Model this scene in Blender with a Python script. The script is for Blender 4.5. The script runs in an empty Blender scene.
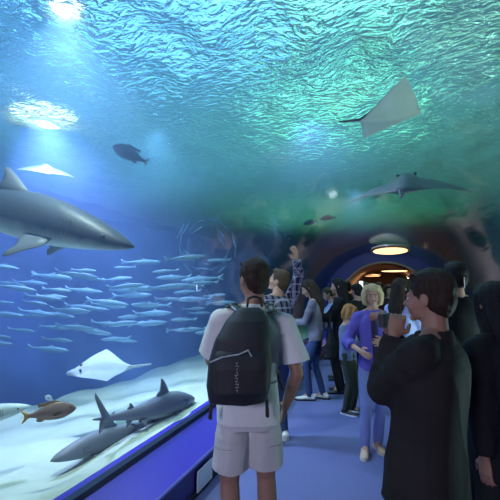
import bpy, bmesh, math, random
import numpy as np
from mathutils import Vector, Matrix, Euler
random.seed(7)
S = bpy.context.scene
COL = S.collection
# ------------------------------------------------------------------ camera
PITCH = math.atan(38/400.0)
YAW = math.atan(135/400.0*math.cos(PITCH))
CAMP = Vector((0, 0, 1.6))
cd = bpy.data.cameras.new('camera'); cam = bpy.data.objects.new('camera', cd); COL.objects.link(cam)
cd.sensor_width = 36; cd.lens = 28.8; cd.clip_start = 0.05; cd.clip_end = 200
cam.location = CAMP; cam.rotation_euler = (math.pi/2+PITCH, 0, YAW)
S.camera = cam
FW = Vector((-math.sin(YAW)*math.cos(PITCH), math.cos(YAW)*math.cos(PITCH), math.sin(PITCH)))
RT = Vector((math.cos(YAW), math.sin(YAW), 0)); UP = RT.cross(FW)
def at(px, py, d):                      # the place that lies d metres deep behind a point of the photograph
    return CAMP + (FW + RT*((px-250)/400.0) + UP*((250-py)/400.0))*d
# ------------------------------------------------------------------ world, exposure
w = bpy.data.worlds.new('world'); S.world = w; w.use_nodes = True
w.node_tree.nodes['Background'].inputs[0].default_value = (0.10, 0.22, 0.55, 1)
w.node_tree.nodes['Background'].inputs[1].default_value = 0.06
S.view_settings.view_transform = 'Standard'; S.view_settings.look = 'None'
S.view_settings.exposure = 0.0; S.view_settings.gamma = 1.0
S.view_settings.use_curve_mapping = False
S.cycles.max_bounces = 8; S.cycles.transparent_max_bounces = 16; S.cycles.volume_bounces = 0
S.cycles.sample_clamp_indirect = 4.0; S.cycles.caustics_reflective = False; S.cycles.caustics_refractive = False
# ------------------------------------------------------------------ lamps over the tank and in the passage, plus added fill lights
def area(name, loc, size, energy, col, aim=None, spread=180, shape='DISK'):
    l = bpy.data.lights.new(name, 'AREA'); l.shape = shape; l.size = size; l.energy = energy; l.color = col
    l.spread = math.radians(spread)
    o = bpy.data.objects.new(name, l); COL.objects.link(o); o.location = loc
    d = (Vector(aim)-Vector(loc)) if aim else Vector((0, 0, -1))
    o.rotation_euler = d.to_track_quat('-Z', 'Y').to_euler()
    return o
def spot(name, loc, aim, energy, col, ang, blend=.5, r=.15):
    l = bpy.data.lights.new(name, 'SPOT'); l.energy = energy; l.color = col; l.spot_size = math.radians(ang)
    l.spot_blend = blend; l.shadow_soft_size = r
    o = bpy.data.objects.new(name, l); COL.objects.link(o); o.location = loc
    o.rotation_euler = (Vector(aim)-Vector(loc)).to_track_quat('-Z', 'Y').to_euler()
    return o
WZ = 3.9                                 # water level
BLUE, TEAL, GREEN = (.42, .62, 1.0), (.25, .95, .85), (.35, 1.0, .62)
# large diffuse lamps above the water, added fill spots just under it
area('tank_lamp_blue_near', (-4.0, 2.0, 6.2), 5.0, 500, (.20, .44, 1.0))
area('tank_lamp_blue_far', (-4.5, 7.0, 6.2), 5.0, 300, (.18, .48, 1.0))
area('tank_lamp_teal', (-.6, 6.0, 6.2), 4.0, 190, (.30, .90, .82))
area('tank_lamp_teal_far', (-1.4, 13.0, 6.2), 6.0, 420, (.28, 1.0, .78))
area('tank_lamp_green', (3.4, 8.5, 6.2), 5.0, 90, (.50, .92, .74))
area('tank_lamp_dim', (2.0, 2.2, 6.2), 4.5, 60, (.70, .92, .90))
spot('water_spot_beam', at(45, 122, 5.0), at(75, 270, 5.2), 1650, (.42, .50, 1.0), 115, .9, .2)
spot('water_spot_sand_near', at(66, 16, 3.0), (-2.6, 3.2, .2), 360, (.72, .92, .95), 120, .9, .12)
spot('water_spot_sand_mid', (-2.8, 4.4, 3.7), (-2.6, 4.8, .2), 190, (.50, .88, .95), 95, .9, .12)
spot('water_spot_teal', (-2.8, 10.5, 3.7), (-2.6, 10.8, .2), 90, (.25, .75, .90), 110, .9, .2)
spot('water_spot_green', (2.9, 7.5, 3.7), (3.0, 8.0, .2), 200, (.35, .95, .70), 120, .9, .2)
spot('water_spot_far', (.5, 13.5, 3.7), (.5, 14.0, .2), 60, (.30, .9, .75), 130, .9, .2)
spot('water_spot_over_tunnel', (-.9, 5.0, 3.78), (-.1, 4.6, 0), 140, (.62, .66, 1.0), 120, .8, .15)
spot('water_spot_over_tunnel_far', (-.6, 9.0, 3.78), (0, 8.8, 0), 150, (.55, .68, 1.0), 120, .8, .15)
area('fill_uplight_left', (-2.9, 4.0, .5), 1.2, 16, (.5, .8, 1.0), aim=(-1.4, 4.6, 4))  # added fill from the sand upwards, no fixture in the tank
area('fill_uplight_right', (2.6, 4.2, .5), 1.2, 130, (.6, .9, .9), aim=(1.2, 4.6, 4))  # added fill that lifts the bellies of the overhead rays
area('passage_lamp_warm', (0, 15.5, 2.2), 1.2, 90, (1.0, .72, .38))
area('tunnel_fill_back', (-1.0, -2.2, 2.1), .9, 42, (.72, .70, 1.0), aim=(-.3, 5, .3), spread=120)  # unseen fill added behind the viewer to lighten people and carpet

# ------------------------------------------------------------------ materials
def mat(name, col=(.5, .5, .5), rough=.6, spec=.5, metal=0, noise=None, bump=None, emit=None, es=1.0, sheen=0):
    """noise=(scale, amount, colour2, stretch)  bump=(scale, strength, stretch)"""
    m = bpy.data.materials.new(name); m.use_nodes = True
    nt = m.node_tree; b = nt.nodes['Principled BSDF']
    b.inputs['Base Color'].default_value = (*col, 1); b.inputs['Roughness'].default_value = rough
    b.inputs['Specular IOR Level'].default_value = spec; b.inputs['Metallic'].default_value = metal
    if sheen: b.inputs['Sheen Weight'].default_value = sheen
    tc = nt.nodes.new('ShaderNodeTexCoord')
    def nz(scale, stretch, detail=4):
        mp = nt.nodes.new('ShaderNodeMapping'); mp.inputs['Scale'].default_value = stretch
        nt.links.new(tc.outputs['Object'], mp.inputs[0])
        n = nt.nodes.new('ShaderNodeTexNoise'); n.inputs['Scale'].default_value = scale; n.inputs['Detail'].default_value = detail
        nt.links.new(mp.outputs[0], n.inputs['Vector']); return n
    if noise:
        sc, amt, c2, st = noise
        n = nz(sc, st); r = nt.nodes.new('ShaderNodeValToRGB')
        r.color_ramp.elements[0].position = .5-.5*amt if amt < 1 else .3; r.color_ramp.elements[1].position = .5+.5*amt if amt < 1 else .7
        r.color_ramp.elements[0].color = (*col, 1); r.color_ramp.elements[1].color = (*c2, 1)
        nt.links.new(n.outputs['Fac'], r.inputs[0]); nt.links.new(r.outputs[0], b.inputs['Base Color'])
    if bump:
        sc, strg, st = bump
        n = nz(sc, st, 5); bp = nt.nodes.new('ShaderNodeBump'); bp.inputs['Strength'].default_value = strg
        bp.inputs['Distance'].default_value = .01
        nt.links.new(n.outputs['Fac'], bp.inputs['Height']); nt.links.new(bp.outputs[0], b.inputs['Normal'])
    if emit:
        b.inputs['Emission Color'].default_value = (*emit, 1); b.inputs['Emission Strength'].default_value = es
    return m
U = (1, 1, 1)
def counter_mat(name, top, belly, z0, z1, rough=.5, noise_c=None):
    """fish skin: dark back, pale belly along the animal's own z"""
    m = mat(name, top, rough, .4)
    nt = m.node_tree; b = nt.nodes['Principled BSDF']
    tc = nt.nodes.new('ShaderNodeTexCoord'); sp = nt.nodes.new('ShaderNodeSeparateXYZ'); nt.links.new(tc.outputs['Object'], sp.inputs[0])
    n = nt.nodes.new('ShaderNodeTexNoise'); n.inputs['Scale'].default_value = 9; nt.links.new(tc.outputs['Object'], n.inputs['Vector'])
    ad = nt.nodes.new('ShaderNodeMath'); ad.operation = 'MULTIPLY_ADD'; ad.inputs[1].default_value = .05; nt.links.new(n.outputs['Fac'], ad.inputs[0])
    nt.links.new(sp.outputs['Z'], ad.inputs[2])
    mr = nt.nodes.new('ShaderNodeMapRange'); mr.inputs['From Min'].default_value = z0; mr.inputs['From Max'].default_value = z1
    nt.links.new(ad.outputs[0], mr.inputs['Value'])
    mx = nt.nodes.new('ShaderNodeMixRGB'); mx.inputs[1].default_value = (*belly, 1); mx.inputs[2].default_value = (*top, 1)
    nt.links.new(mr.outputs['Result'], mx.inputs[0]); nt.links.new(mx.outputs[0], b.inputs['Base Color'])
    return m

# ------------------------------------------------------------------ object helpers
def put(name, me, m=None, parent=None, smooth=True):
    o = bpy.data.objects.new(name, me); COL.objects.link(o)
    if m: me.materials.append(m)
    if smooth: me.polygons.foreach_set('use_smooth', [True]*len(me.polygons))
    if parent: o.parent = parent
    return o
def tag(o, label=None, cat=None, group=None, kind=None):
    if label: o['label'] = label
    if cat: o['category'] = cat
    if group: o['group'] = group
    if kind: o['kind'] = kind
    return o
def empty(name, loc=(0, 0, 0), rz=0.0):
    o = bpy.data.objects.new(name, None); COL.objects.link(o); o.location = loc; o.rotation_euler = (0, 0, rz)
    o.empty_display_size = .1
    return o
def pymesh(name, v, f):
    me = bpy.data.meshes.new(name); me.from_pydata([tuple(p) for p in v], [], f); me.update(); return me
def grid_mesh(name, X, Y, Z, closed=False):
    """X,Y,Z : 2-D arrays -> quad sheet"""
    n, m = X.shape
    v = np.stack([X, Y, Z], -1).reshape(-1, 3)
    i, j = np.meshgrid(np.arange(n-1), np.arange(m-1), indexing='ij'); a = (i*m+j).ravel()
    f = np.stack([a, a+m, a+m+1, a+1], -1)
    me = bpy.data.meshes.new(name)
    me.vertices.add(len(v)); me.vertices.foreach_set('co', v.astype(np.float32).ravel())
    me.loops.add(len(f)*4); me.loops.foreach_set('vertex_index', f.astype(np.int32).ravel())
    me.polygons.add(len(f)); me.polygons.foreach_set('loop_start', (np.arange(len(f))*4).astype(np.int32))
    me.update(); me.validate(); return me
def box(name, lo, hi, m, parent=None, bev=0.0):
    bm = bmesh.new(); bmesh.ops.create_cube(bm, size=1)
    lo, hi = Vector(lo), Vector(hi)
    for v in bm.verts: v.co = (lo+hi)/2 + Vector([v.co[k]*(hi[k]-lo[k]) for k in range(3)])
    if bev: bmesh.ops.bevel(bm, geom=bm.edges[:], offset=bev, segments=2, affect='EDGES', profile=.5)
    me = bpy.data.meshes.new(name); bm.to_mesh(me); bm.free()
    return put(name, me, m, parent, smooth=False)
def prism(name, prof, y0, y1, m, parent=None, ny=1, closed=True, smooth=False, thick=None):
    """extrude an (x,z) outline along y"""
    ys = np.linspace(y0, y1, ny+1); n = len(prof)
    v = [(x, y, z) for y in ys for x, z in prof]; f = []
    for k in range(ny):
        for i in range(n if closed else n-1):
            j = (i+1) % n; f.append((k*n+i, k*n+j, (k+1)*n+j, (k+1)*n+i))
    if closed: f.append(tuple(range(n))[::-1]); f.append(tuple(ny*n+i for i in range(n)))
    me = pymesh(name, v, f)
    bm = bmesh.new(); bm.from_mesh(me); bmesh.ops.recalc_face_normals(bm, faces=bm.faces); bm.to_mesh(me); bm.free()
    return put(name, me, m, parent, smooth)

class Sculpt:
    """closed overlapping solids that are fused into one continuous surface"""
    def __init__(s): s.v = []; s.f = []
    def _add(s, v, f):
        o = len(s.v); s.v += [tuple(p) for p in v]; s.f += [tuple(i+o for i in q) for q in f]
    def cap(s, p0, r0, p1, r1, flat0=False, flat1=False, n=14, sq=1.0, side=None):
        p0, p1 = Vector(p0), Vector(p1); d = p1-p0; L = d.length
        if L < 1e-6: return s.ell(p0, (r0, r0, r0))
        d.normalize()
        a = Vector(side) if side is not None else (Vector((1, 0, 0)) if abs(d.x) < .8 else Vector((0, 1, 0)))
        a = (a - d*a.dot(d)).normalized(); b = d.cross(a)
        rings = []
        if flat0: rings.append((0, r0))
        else: rings += [(-r0*math.cos(t), max(r0*math.sin(t), r0*.02)) for t in (0.05, .5, 1.0, 1.35)]
        rings += [(L*k/4, r0+(r1-r0)*k/4) for k in range(1 if flat0 else 0, 5)]
        if not flat1: rings += [(L+r1*math.cos(t), max(r1*math.sin(t), r1*.02)) for t in (1.2, .8, .4, .05)]
        v = []; f = []
        for h, r in rings:
            for k in range(n):
                t = 2*math.pi*k/n; v.append(p0+d*h+a*(r*math.cos(t))+b*(r*sq*math.sin(t)))
        for q in range(len(rings)-1):
            for k in range(n): f.append((q*n+k, q*n+(k+1) % n, (q+1)*n+(k+1) % n, (q+1)*n+k))
        f.append(tuple(range(n))[::-1]); f.append(tuple((len(rings)-1)*n+k for k in range(n)))
        s._add(v, f)
    def chain(s, pts, rad, **k):
        for i in range(len(pts)-1): s.cap(pts[i], rad[i], pts[i+1], rad[i+1], **k)
    def ell(s, c, r, rot=None, n=16):
        c = Vector(c); v = []; f = []; R = rot or Matrix.Identity(3); m = n//2
        for i in range(m+1):
            t = math.pi*i/m; t = min(max(t, .02), math.pi-.02)
            for k in range(n):
                u = 2*math.pi*k/n; v.append(c+R@Vector((r[0]*math.sin(t)*math.cos(u), r[1]*math.sin(t)*math.sin(u), r[2]*math.cos(t))))
        for i in range(m):
            for k in range(n): f.append((i*n+k, (i+1)*n+k, (i+1)*n+(k+1) % n, i*n+(k+1) % n))
        f.append(tuple(range(n))); f.append(tuple(m*n+k for k in range(n))[::-1])
        s._add(v, f)
    def loft(s, rings, n=28, p=2.3, axis='z'):
        """rings: (centre, rx, ry[, rot3x3]) ordered from bottom to top, superellipse exponent p"""
        v = []; f = []
        for rg in rings:
            c = Vector(rg[0]); R = rg[3] if len(rg) > 3 else Matrix.Identity(3)
            for k in range(n):
                t = 2*math.pi*k/n; ct, st = math.cos(t), math.sin(t)
                x = math.copysign(abs(ct)**(2/p), ct)*rg[1]; y = math.copysign(abs(st)**(2/p), st)*rg[2]
                v.append(c+R@Vector((x, y, 0)))
        for q in range(len(rings)-1):
            for k in range(n): f.append((q*n+k, q*n+(k+1) % n, (q+1)*n+(k+1) % n, (q+1)*n+k))
        f.append(tuple(range(n))[::-1]); f.append(tuple((len(rings)-1)*n+k for k in range(n)))
        s._add(v, f)
    def xform(s, fn): s.v = [tuple(fn(Vector(p))) for p in s.v]
    def build(s, name, m, parent=None, voxel=.008, smooth=4, fold=0.0, fs=14.0, stretch=(1, 1, .45), seed=1):
        me = pymesh(name+'_src', s.v, s.f)
        bm = bmesh.new(); bm.from_mesh(me); bmesh.ops.recalc_face_normals(bm, faces=bm.faces); bm.to_mesh(me); bm.free()
        t = bpy.data.objects.new('tmp', me); COL.objects.link(t)
        r = t.modifiers.new('r', 'REMESH'); r.mode = 'VOXEL'; r.voxel_size = voxel
        if smooth:
            sm = t.modifiers.new('s', 'SMOOTH'); sm.iterations = smooth; sm.factor = .5
        dg = bpy.context.evaluated_depsgraph_get(); dg.update()
        out = bpy.data.meshes.new_from_object(t.evaluated_get(dg)); out.name = name
        bpy.data.objects.remove(t); bpy.data.meshes.remove(me)
        if fold:
            n = len(out.vertices); co = np.empty(n*3, np.float32); out.vertices.foreach_get('co', co); co = co.reshape(-1, 3)
            no = np.empty(n*3, np.float32); out.vertices.foreach_get('normal', no); no = no.reshape(-1, 3)
            rs = np.random.RandomState(seed); h = np.zeros(n); st = np.array(stretch)
            for k in range(7):
                d = rs.randn(3); d /= np.linalg.norm(d); fr = fs*(1+.55*k)
                q = (co*st)@d*fr + 1.3*np.sin((co*st)@rs.randn(3)*fs*.5+rs.rand()*6)+rs.rand()*6
                h += (1-2*np.abs(np.sin(q*.5))**.7)/(1+.5*k)
            co = co+no*(h*fold*.5)[:, None]
            out.vertices.foreach_set('co', co.astype(np.float32).ravel()); out.update()
        out.materials.clear()
        return put(name, out, m, parent)
# ------------------------------------------------------------------ people
SKIN = mat('skin', (.42, .24, .17), .55, .35, noise=(7, .6, (.50, .30, .22), U))
SKIN_TAN = mat('skin_tanned', (.28, .15, .10), .55, .35, noise=(7, .6, (.34, .19, .13), U))
EYE = mat('eye', (.55, .55, .53), .5, .1); LIPS = mat('lips', (.36, .13, .11), .45); IRIS = mat('iris', (.05, .03, .02), .2)
def hairmat(n, c, c2): return mat(n, c, .6, .15, noise=(30, .5, c2, (3, 3, .35)), bump=(60, .9, (3, 3, .25)))
HAIR_DARK = hairmat('hair_dark_brown', (.018, .012, .009), (.05, .032, .022))
HAIR_BLACK = hairmat('hair_black', (.008, .007, .008), (.022, .02, .02))
HAIR_BLOND = hairmat('hair_blond', (.45, .32, .15), (.72, .60, .36))
HAIR_GINGER = hairmat('hair_ginger', (.28, .13, .04), (.46, .25, .09))
HAIR_BROWN = hairmat('hair_brown', (.05, .03, .02), (.12, .08, .05))
def rotz(a): return Matrix.Rotation(a, 3, 'Z')
def ik(A, W, l1, l2, pole):
    """elbow or knee for a two-bone limb"""
    d = W-A; L = d.length; mx = (l1+l2)*.999
    if L > mx: W = A+d*(mx/L); d = W-A; L = mx
    d.normalize(); x = (l1*l1-l2*l2+L*L)/(2*L); h = math.sqrt(max(l1*l1-x*x, 0))
    p = Vector(pole); p = (p-d*p.dot(d)).normalized()
    return A+d*x+p*h, W
class Fig:
    """one person: joints in the figure's own frame (x right, y forward, z up, feet at z=0) for a 1.75 m adult"""
    def __init__(s, pos, heading, H, label, group=None, lean=0.0, side=0.0, wide=1.0, head=(0, 0), name='person',
                 hand_l=None, hand_r=None, elb_l=(-.5, -.6, -1), elb_r=(.5, -.6, -1), foot_l=(-.11, .02, 0), foot_r=(.11, .0, 0), shrug=0, sw=None,
                 turn=0.0, hscale=1.0):
        s.k = H/1.75; s.root = empty(name, (pos[0], pos[1], 0), heading); s.H = H; s.wide = wide; s.hs = hscale
        tag(s.root, label, 'person', group)
        k = s.k; V = lambda *a: Vector(a)
        s.RL = Matrix.Rotation(turn, 3, 'Z') @ Matrix.Rotation(-lean, 3, 'X') @ Matrix.Rotation(side, 3, 'Y')
        s.pel = V(0, 0, .95)
        up = lambda p: s.pel + s.RL@(p-s.pel)
        s.up = up
        sh = sw or .185*wide
        s.sh = {-1: up(V(-sh, -.01, 1.395+shrug)), 1: up(V(sh, -.01, 1.395+shrug))}
        s.neck = up(V(0, -.01, 1.46)); s.chin = up(V(0, .015, 1.525))
        s.HR = s.RL @ rotz(head[0]) @ Matrix.Rotation(head[1], 3, 'X')
        s.el = {}; s.wr = {}
        for sd, h, pl in ((-1, hand_l, elb_l), (1, hand_r, elb_r)):
            t = s.local(h) if h is not None else s.sh[sd]+V(sd*.07, .06, -.53)
            s.el[sd], s.wr[sd] = ik(s.sh[sd], t, .29, .255, pl)
        s.hip = {-1: V(-.09*wide, 0, .92), 1: V(.09*wide, 0, .92)}
        s.ft = {-1: V(*foot_l), 1: V(*foot_r)}; s.kn = {}; s.an = {}
        for sd in (-1, 1):
            s.an[sd] = s.ft[sd]+V(0, -.01, .085); s.kn[sd], s.an[sd] = ik(s.hip[sd], s.an[sd], .435, .42, (sd*.1, 1, 0))
    def local(s, h):
        """a hand target: tuple = figure frame, Vector = world"""
        if isinstance(h, Vector):
            q = h-s.root.location; q = Matrix.Rotation(-s.root.rotation_euler.z, 3, 'Z')@q; return q/s.k
        return Vector(h)
    def H_(s, x, y, z): return s.chin+s.HR@(Vector((x, y, z))*s.hs)
    def fin(s, sc, name, m, **kw):
        sc.xform(lambda p: p*s.k)
        if kw.get('parent') is None: kw['parent'] = s.root
        return sc.build(name, m, **kw)
    def body(s, m=None, voxel=.009, fingers=True, curl=.5, palm_l=None, palm_r=None, foot=False, slim=1.0, nose=1.0, brow=None, ls=.84):
        brow = brow or HAIR_DARK
        m = m or SKIN; c = Sculpt(); W = s.wide; R = s.HR
        # trunk
        c.loft([(s.up(Vector((0, 0, z))), rx*W, ry*W, s.RL) for z, rx, ry in
                ((.84, .13, .09), (.92, .165, .105), (1.02, .145, .095), (1.12, .135, .09), (1.25, .155, .10), (1.34, .155, .10), (1.40, .12, .08), (1.45, .07, .065))])
        for sd in (-1, 1): c.cap(s.neck+Vector((0, 0, .01)), .052, s.sh[sd], .05)
        c.cap(s.neck-Vector((0, 0, .03)), .062, s.chin+s.HR@Vector((0, -.02, .02)), .056)
        # head
        E = lambda p, r: c.ell(s.H_(*p), tuple(q*s.hs for q in r), R)
        E((0, -.012, .140), (.077, .096, .088)); E((0, .025, .098), (.062, .068, .082)); E((0, .036, .045), (.050, .050, .042))
        E((0, .074, .013), (.022, .018, .014)); E((0, .078, .122), (.050, .018, .011))
        for sd in (-1, 1): E((sd*.030, .083, .1175), (.018, .012, .0065)); E((sd*.030, .081, .0965), (.017, .011, .0065)); E((sd*.034, .066, .07), (.024, .022, .026))
        c.cap(s.H_(0, .086, .112), .008*s.hs, s.H_(0, .086+.024*nose, .078), .0125*s.hs)
        E((-.012, .096, .075), (.008, .009, .007)); E((.012, .096, .075), (.008, .009, .007))
        E((0, .083, .048), (.023, .011, .005)); E((0, .082, .038), (.021, .011, .0055))
        for sd in (-1, 1):
            E((sd*.040, .058, .082), (.020, .020, .018)); E((sd*.077, -.008, .098), (.009, .022, .032))
        # arms and hands
        for sd in (-1, 1):
            a, e, h = s.sh[sd], s.el[sd], s.wr[sd]
            c.cap(a, .055*slim, a+(e-a)*.55, .045*slim); c.cap(a+(e-a)*.55, .045*slim, e, .037*slim)
            c.cap(e, .039*slim, e+(h-e)*.4, .038*slim); c.cap(e+(h-e)*.4, .038*slim, h, .026*slim)
            s.hand(c, sd, (h-e).normalized(), palm_l if sd < 0 else palm_r, curl, fingers)
        # legs
        for sd in (-1, 1):
            a, e, h = s.hip[sd], s.kn[sd], s.an[sd]
            c.cap(a, .088*W, e+(a-e)*.3, .066*ls); c.cap(e+(a-e)*.3, .066*ls, e, .056*ls)
            c.cap(e, .055*ls, e+(h-e)*.3, .058*ls); c.cap(e+(h-e)*.3, .058*ls, h, .036)
            c.cap(h, .036, h+Vector((0, .1, -.05)), .028)
        s.bodyo = s.fin(c, 'body', m, voxel=voxel, smooth=2)
        for sd in (-1, 1):
            ey = Sculpt(); ey.ell(s.H_(sd*.030, .0785, .107), (.0115*s.hs,)*3, n=12)
            ey.xform(lambda p: p*s.k); eo = put('eye', pymesh('eye', ey.v, ey.f), EYE, s.bodyo)
            ir = Sculpt(); ir.ell(s.H_(sd*.030, .0868, .107), (.0058*s.hs, .004*s.hs, .0058*s.hs), R, n=10)
            ir.xform(lambda p: p*s.k); put('iris', pymesh('iris', ir.v, ir.f), IRIS, s.bodyo)
            br = Sculpt(); br.cap(s.H_(sd*.016, .0955, .127), .0035, s.H_(sd*.044, .086, .130), .0028, n=8)
            br.xform(lambda p: p*s.k); put('eyebrow', pymesh('eyebrow', br.v, br.f), brow, s.bodyo)
        lp = Sculpt(); lp.ell(s.H_(0, .0845, .047), (.021, .011, .0045), s.HR, n=12); lp.ell(s.H_(0, .0835, .0385), (.019, .011, .005), s.HR, n=12)
        lp.xform(lambda p: p*s.k); put('lips', pymesh('lips', lp.v, lp.f), LIPS, s.bodyo)
        return s.bodyo
    def hand(s, c, sd, d, palm, curl, fingers):
        h = s.wr[sd]
        n = Vector(palm) if palm is not None else Vector((-sd, .15, 0))    # the way the palm faces
        if abs(n.normalized().dot(d)) > .95: n = Vector((0, 1, .3))
        n = (n-d*n.dot(d)).normalized(); t = d.cross(n)*sd                   # t: little-finger side to thumb side, flips with the hand
        if t.dot(Vector((0, 1, 1))) < 0 and palm is None: t = -t
        R = Matrix((t, n, d)).transposed()
        c.cap(h-d*.02, .027, h+d*.02, .028, sq=.75, side=t)
        c.loft([(h+d*z, rx, ry, R) for z, rx, ry in ((0, .026, .018), (.03, .036, .016), (.065, .041, .014), (.09, .040, .012))], n=16)
        if not fingers:
            c.cap(h+d*.08, .03, h+d*.12+n*.03*curl, .026, sq=.5, side=t); c.cap(h+d*.02+t*.03, .012, h+d*.07+t*.05+n*.02, .01); return
        for i, (o, L) in enumerate(((.031, .070), (.0105, .079), (-.0105, .073), (-.031, .058))):
            b = h+d*.085+t*o; dd = (d+t*o*1.6).normalized(); cc = curl*(1+.12*i); p = b; r = .0088; l = L*.45
            for j in range(3):
                dd2 = (dd*math.cos(cc*(j+.6)*.55)+n*math.sin(cc*(j+.6)*.55)).normalized()
                q = p+dd2*l; c.cap(p, r, q, r*.92, n=10); p = q; r *= .92; l = L*(.32 if j == 0 else .25)
        b = h+d*.02+t*.022; q = b+(d*.55+t*.8+n*.25).normalized()*.042; e = q+(d*.9+t*.25+n*.35*curl).normalized()*.033
        c.cap(b, .014, q, .0115, n=10); c.cap(q, .0115, e+(d+n*.5*curl).normalized()*.02, .009, n=10)
    def hair(s, m, style='short', voxel=.008, vol=1.0):
        c = Sculpt(); E = lambda p, r: c.ell(s.H_(*p), tuple(q*s.hs for q in r), s.HR)
        g = .008*vol
        E((0, -.024, .152), (.079+g, .094+g, .086+g)); E((0, -.055, .105), (.070+g, .058+g, .075+g))
        E((0, .045, .205), (.056, .040, .028)); E((0, -.070, .060), (.054, .034, .045))
        for sd in (-1, 1): E((sd*.070, -.01, .150), (.015, .055, .045)); E((sd*.074, .018, .125), (.008, .014, .03))
        if style == 'bob':
            for sd in (-1, 1):
                c.chain([s.H_(sd*.045, .055, .205), s.H_(sd*.078, .045, .14), s.H_(sd*.082, .03, .06), s.H_(sd*.070, .022, .015)], [.028, .026, .026, .016])
                c.chain([s.H_(sd*.06, -.03, .19), s.H_(sd*.088, -.01, .12), s.H_(sd*.086, -.02, .03)], [.04, .038, .028])
                c.chain([s.H_(sd*.03, -.08, .17), s.H_(sd*.05, -.085, .08), s.H_(sd*.05, -.07, .01)], [.045, .05, .03])
            c.chain([s.H_(-.05, .078, .180), s.H_(0, .088, .190), s.H_(.045, .078, .185)], [.02, .02, .02])
        if style == 'long':
            dn = Vector((0, 0, -1))
            for sd in (-1, 1):
                a = s.H_(sd*.07, .02, .16); b = s.H_(sd*.082, .0, .06)
                c.chain([s.H_(sd*.03, .06, .205), a, b, s.up(Vector((sd*.085, -.02, 1.44))), s.up(Vector((sd*.085, .0, 1.30)))], [.025, .026, .026, .034, .012])
            c.chain([s.H_(0, -.07, .15), s.H_(0, -.09, .04), s.up(Vector((0, -.10, 1.42))), s.up(Vector((0, -.125, 1.24)))], [.07, .065, .06, .025])
            c.chain([s.H_(.04, -.06, .12), s.up(Vector((.055, -.10, 1.42))), s.up(Vector((.05, -.12, 1.27)))], [.05, .05, .02])
            c.chain([s.H_(-.04, -.06, .12), s.up(Vector((-.055, -.10, 1.42))), s.up(Vector((-.05, -.12, 1.27)))], [.05, .05, .02])
        if style == 'messy':
            rs = random.Random(3)
            for i in range(46):
                u = rs.uniform(-.06, .06); v = rs.uniform(-.09, .06); z = .235-6*(u*u+v*v*.6)
                c.cap(s.H_(u, v, z-.02), .014, s.H_(u*1.15+rs.uniform(-.012, .012), v*1.12+.012, z+rs.uniform(0, .018)), .004, n=8)
        return s.fin(c, 'hair', m, voxel=voxel, smooth=3, fold=.003, fs=70, stretch=(1.6, 1.6, .3), seed=4)
    def top(s, m, name='shirt', sleeve='short', ease=1.0, hem=.86, voxel=.008, fold=.007, collar=False, open_neck=False, skirt=0.0, cuff=1.0, seed=1, sm=14, fs=12.0, belly=0):
        c = Sculpt(); W = s.wide; e = .018*ease
        rings = [(hem, .172+skirt, .118+skirt*.8+belly), (hem+.004, .176+skirt, .122+skirt*.8+belly)]
        for z, rx, ry in ((.93, .175, .122), (1.03, .162, .118), (1.15, .158, .116), (1.26, .170, .122), (1.34, .172, .120), (1.40, .140, .105), (1.435, .10, .085), (1.465, .072, .066)):
            if z > hem+.03:
                fz = max(0, (1.0-z))/.3; rings.append((z, rx+skirt*fz, ry+skirt*fz*.8+belly*max(0, 1-abs(z-1.05)/.3)))
        c.loft([(s.up(Vector((0, -.003, z))), rx*W+e*.6, ry*W+e*.6, s.RL) for z, rx, ry in rings], p=2.5)
        for sd in (-1, 1):
            a, el, h = s.sh[sd], s.el[sd], s.wr[sd]; d = (el-a).normalized()
            a2 = a - s.RL@Vector((sd*.02, 0, .0))
            c.cap(a2, .054+e*.6, a+(el-a)*.45, .056+e, n=18); c.cap(s.neck+s.RL@Vector((sd*.02, 0, -.016)), .054+e*.45, a, .054+e*.6)
            c.cap(s.up(Vector((sd*.09*W, 0, 1.30))), .085+e*.4, a+(el-a)*.12, .058+e*.7)
            if sleeve == 'short': c.cap(a, .054+e*.7, a+(el-a)*.80, .070+e*1.5, flat1=True, n=20)
            elif sleeve == 'rolled':
                c.cap(a, .054+e*.6, el, .048+e, n=18); c.cap(el, .05+e, el+(h-el)*.45, .048+e*.6, flat1=True, n=18); c.cap(el+(h-el)*.3, .055+e*.6, el+(h-el)*.47, .055+e*.6, flat0=True, flat1=True, n=18)
            else:
                c.cap(a, .054+e*.6, el, .046+e, n=18); c.cap(el, .047+e, h-(h-el)*.02, (.033+e*.7)*cuff, flat1=True, n=18)
        o = s.fin(c, name, m, voxel=voxel, smooth=sm, fold=fold, fs=fs, seed=seed)
        s.topo = o
        if collar:
            c = Sculpt(); n = 22
            for q in range(n):
                t0 = 2*math.pi*q/n+.0; t1 = 2*math.pi*(q+1)/n
                if 0 < q < 0: continue
                for zz, rr in ((1.440, .024), (1.462, .019), (1.482, .013)):
                    f = lambda t, z=zz: s.up(Vector((.074*math.sin(t), -.004-.070*math.cos(t), z-.022*(1-math.cos(t))*.5+.004)))
                    c.cap(f(t0), rr, f(t1), rr, n=8)
            s.fin(c, 'collar', m, voxel=.006, smooth=2, parent=o)
        return o
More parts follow.
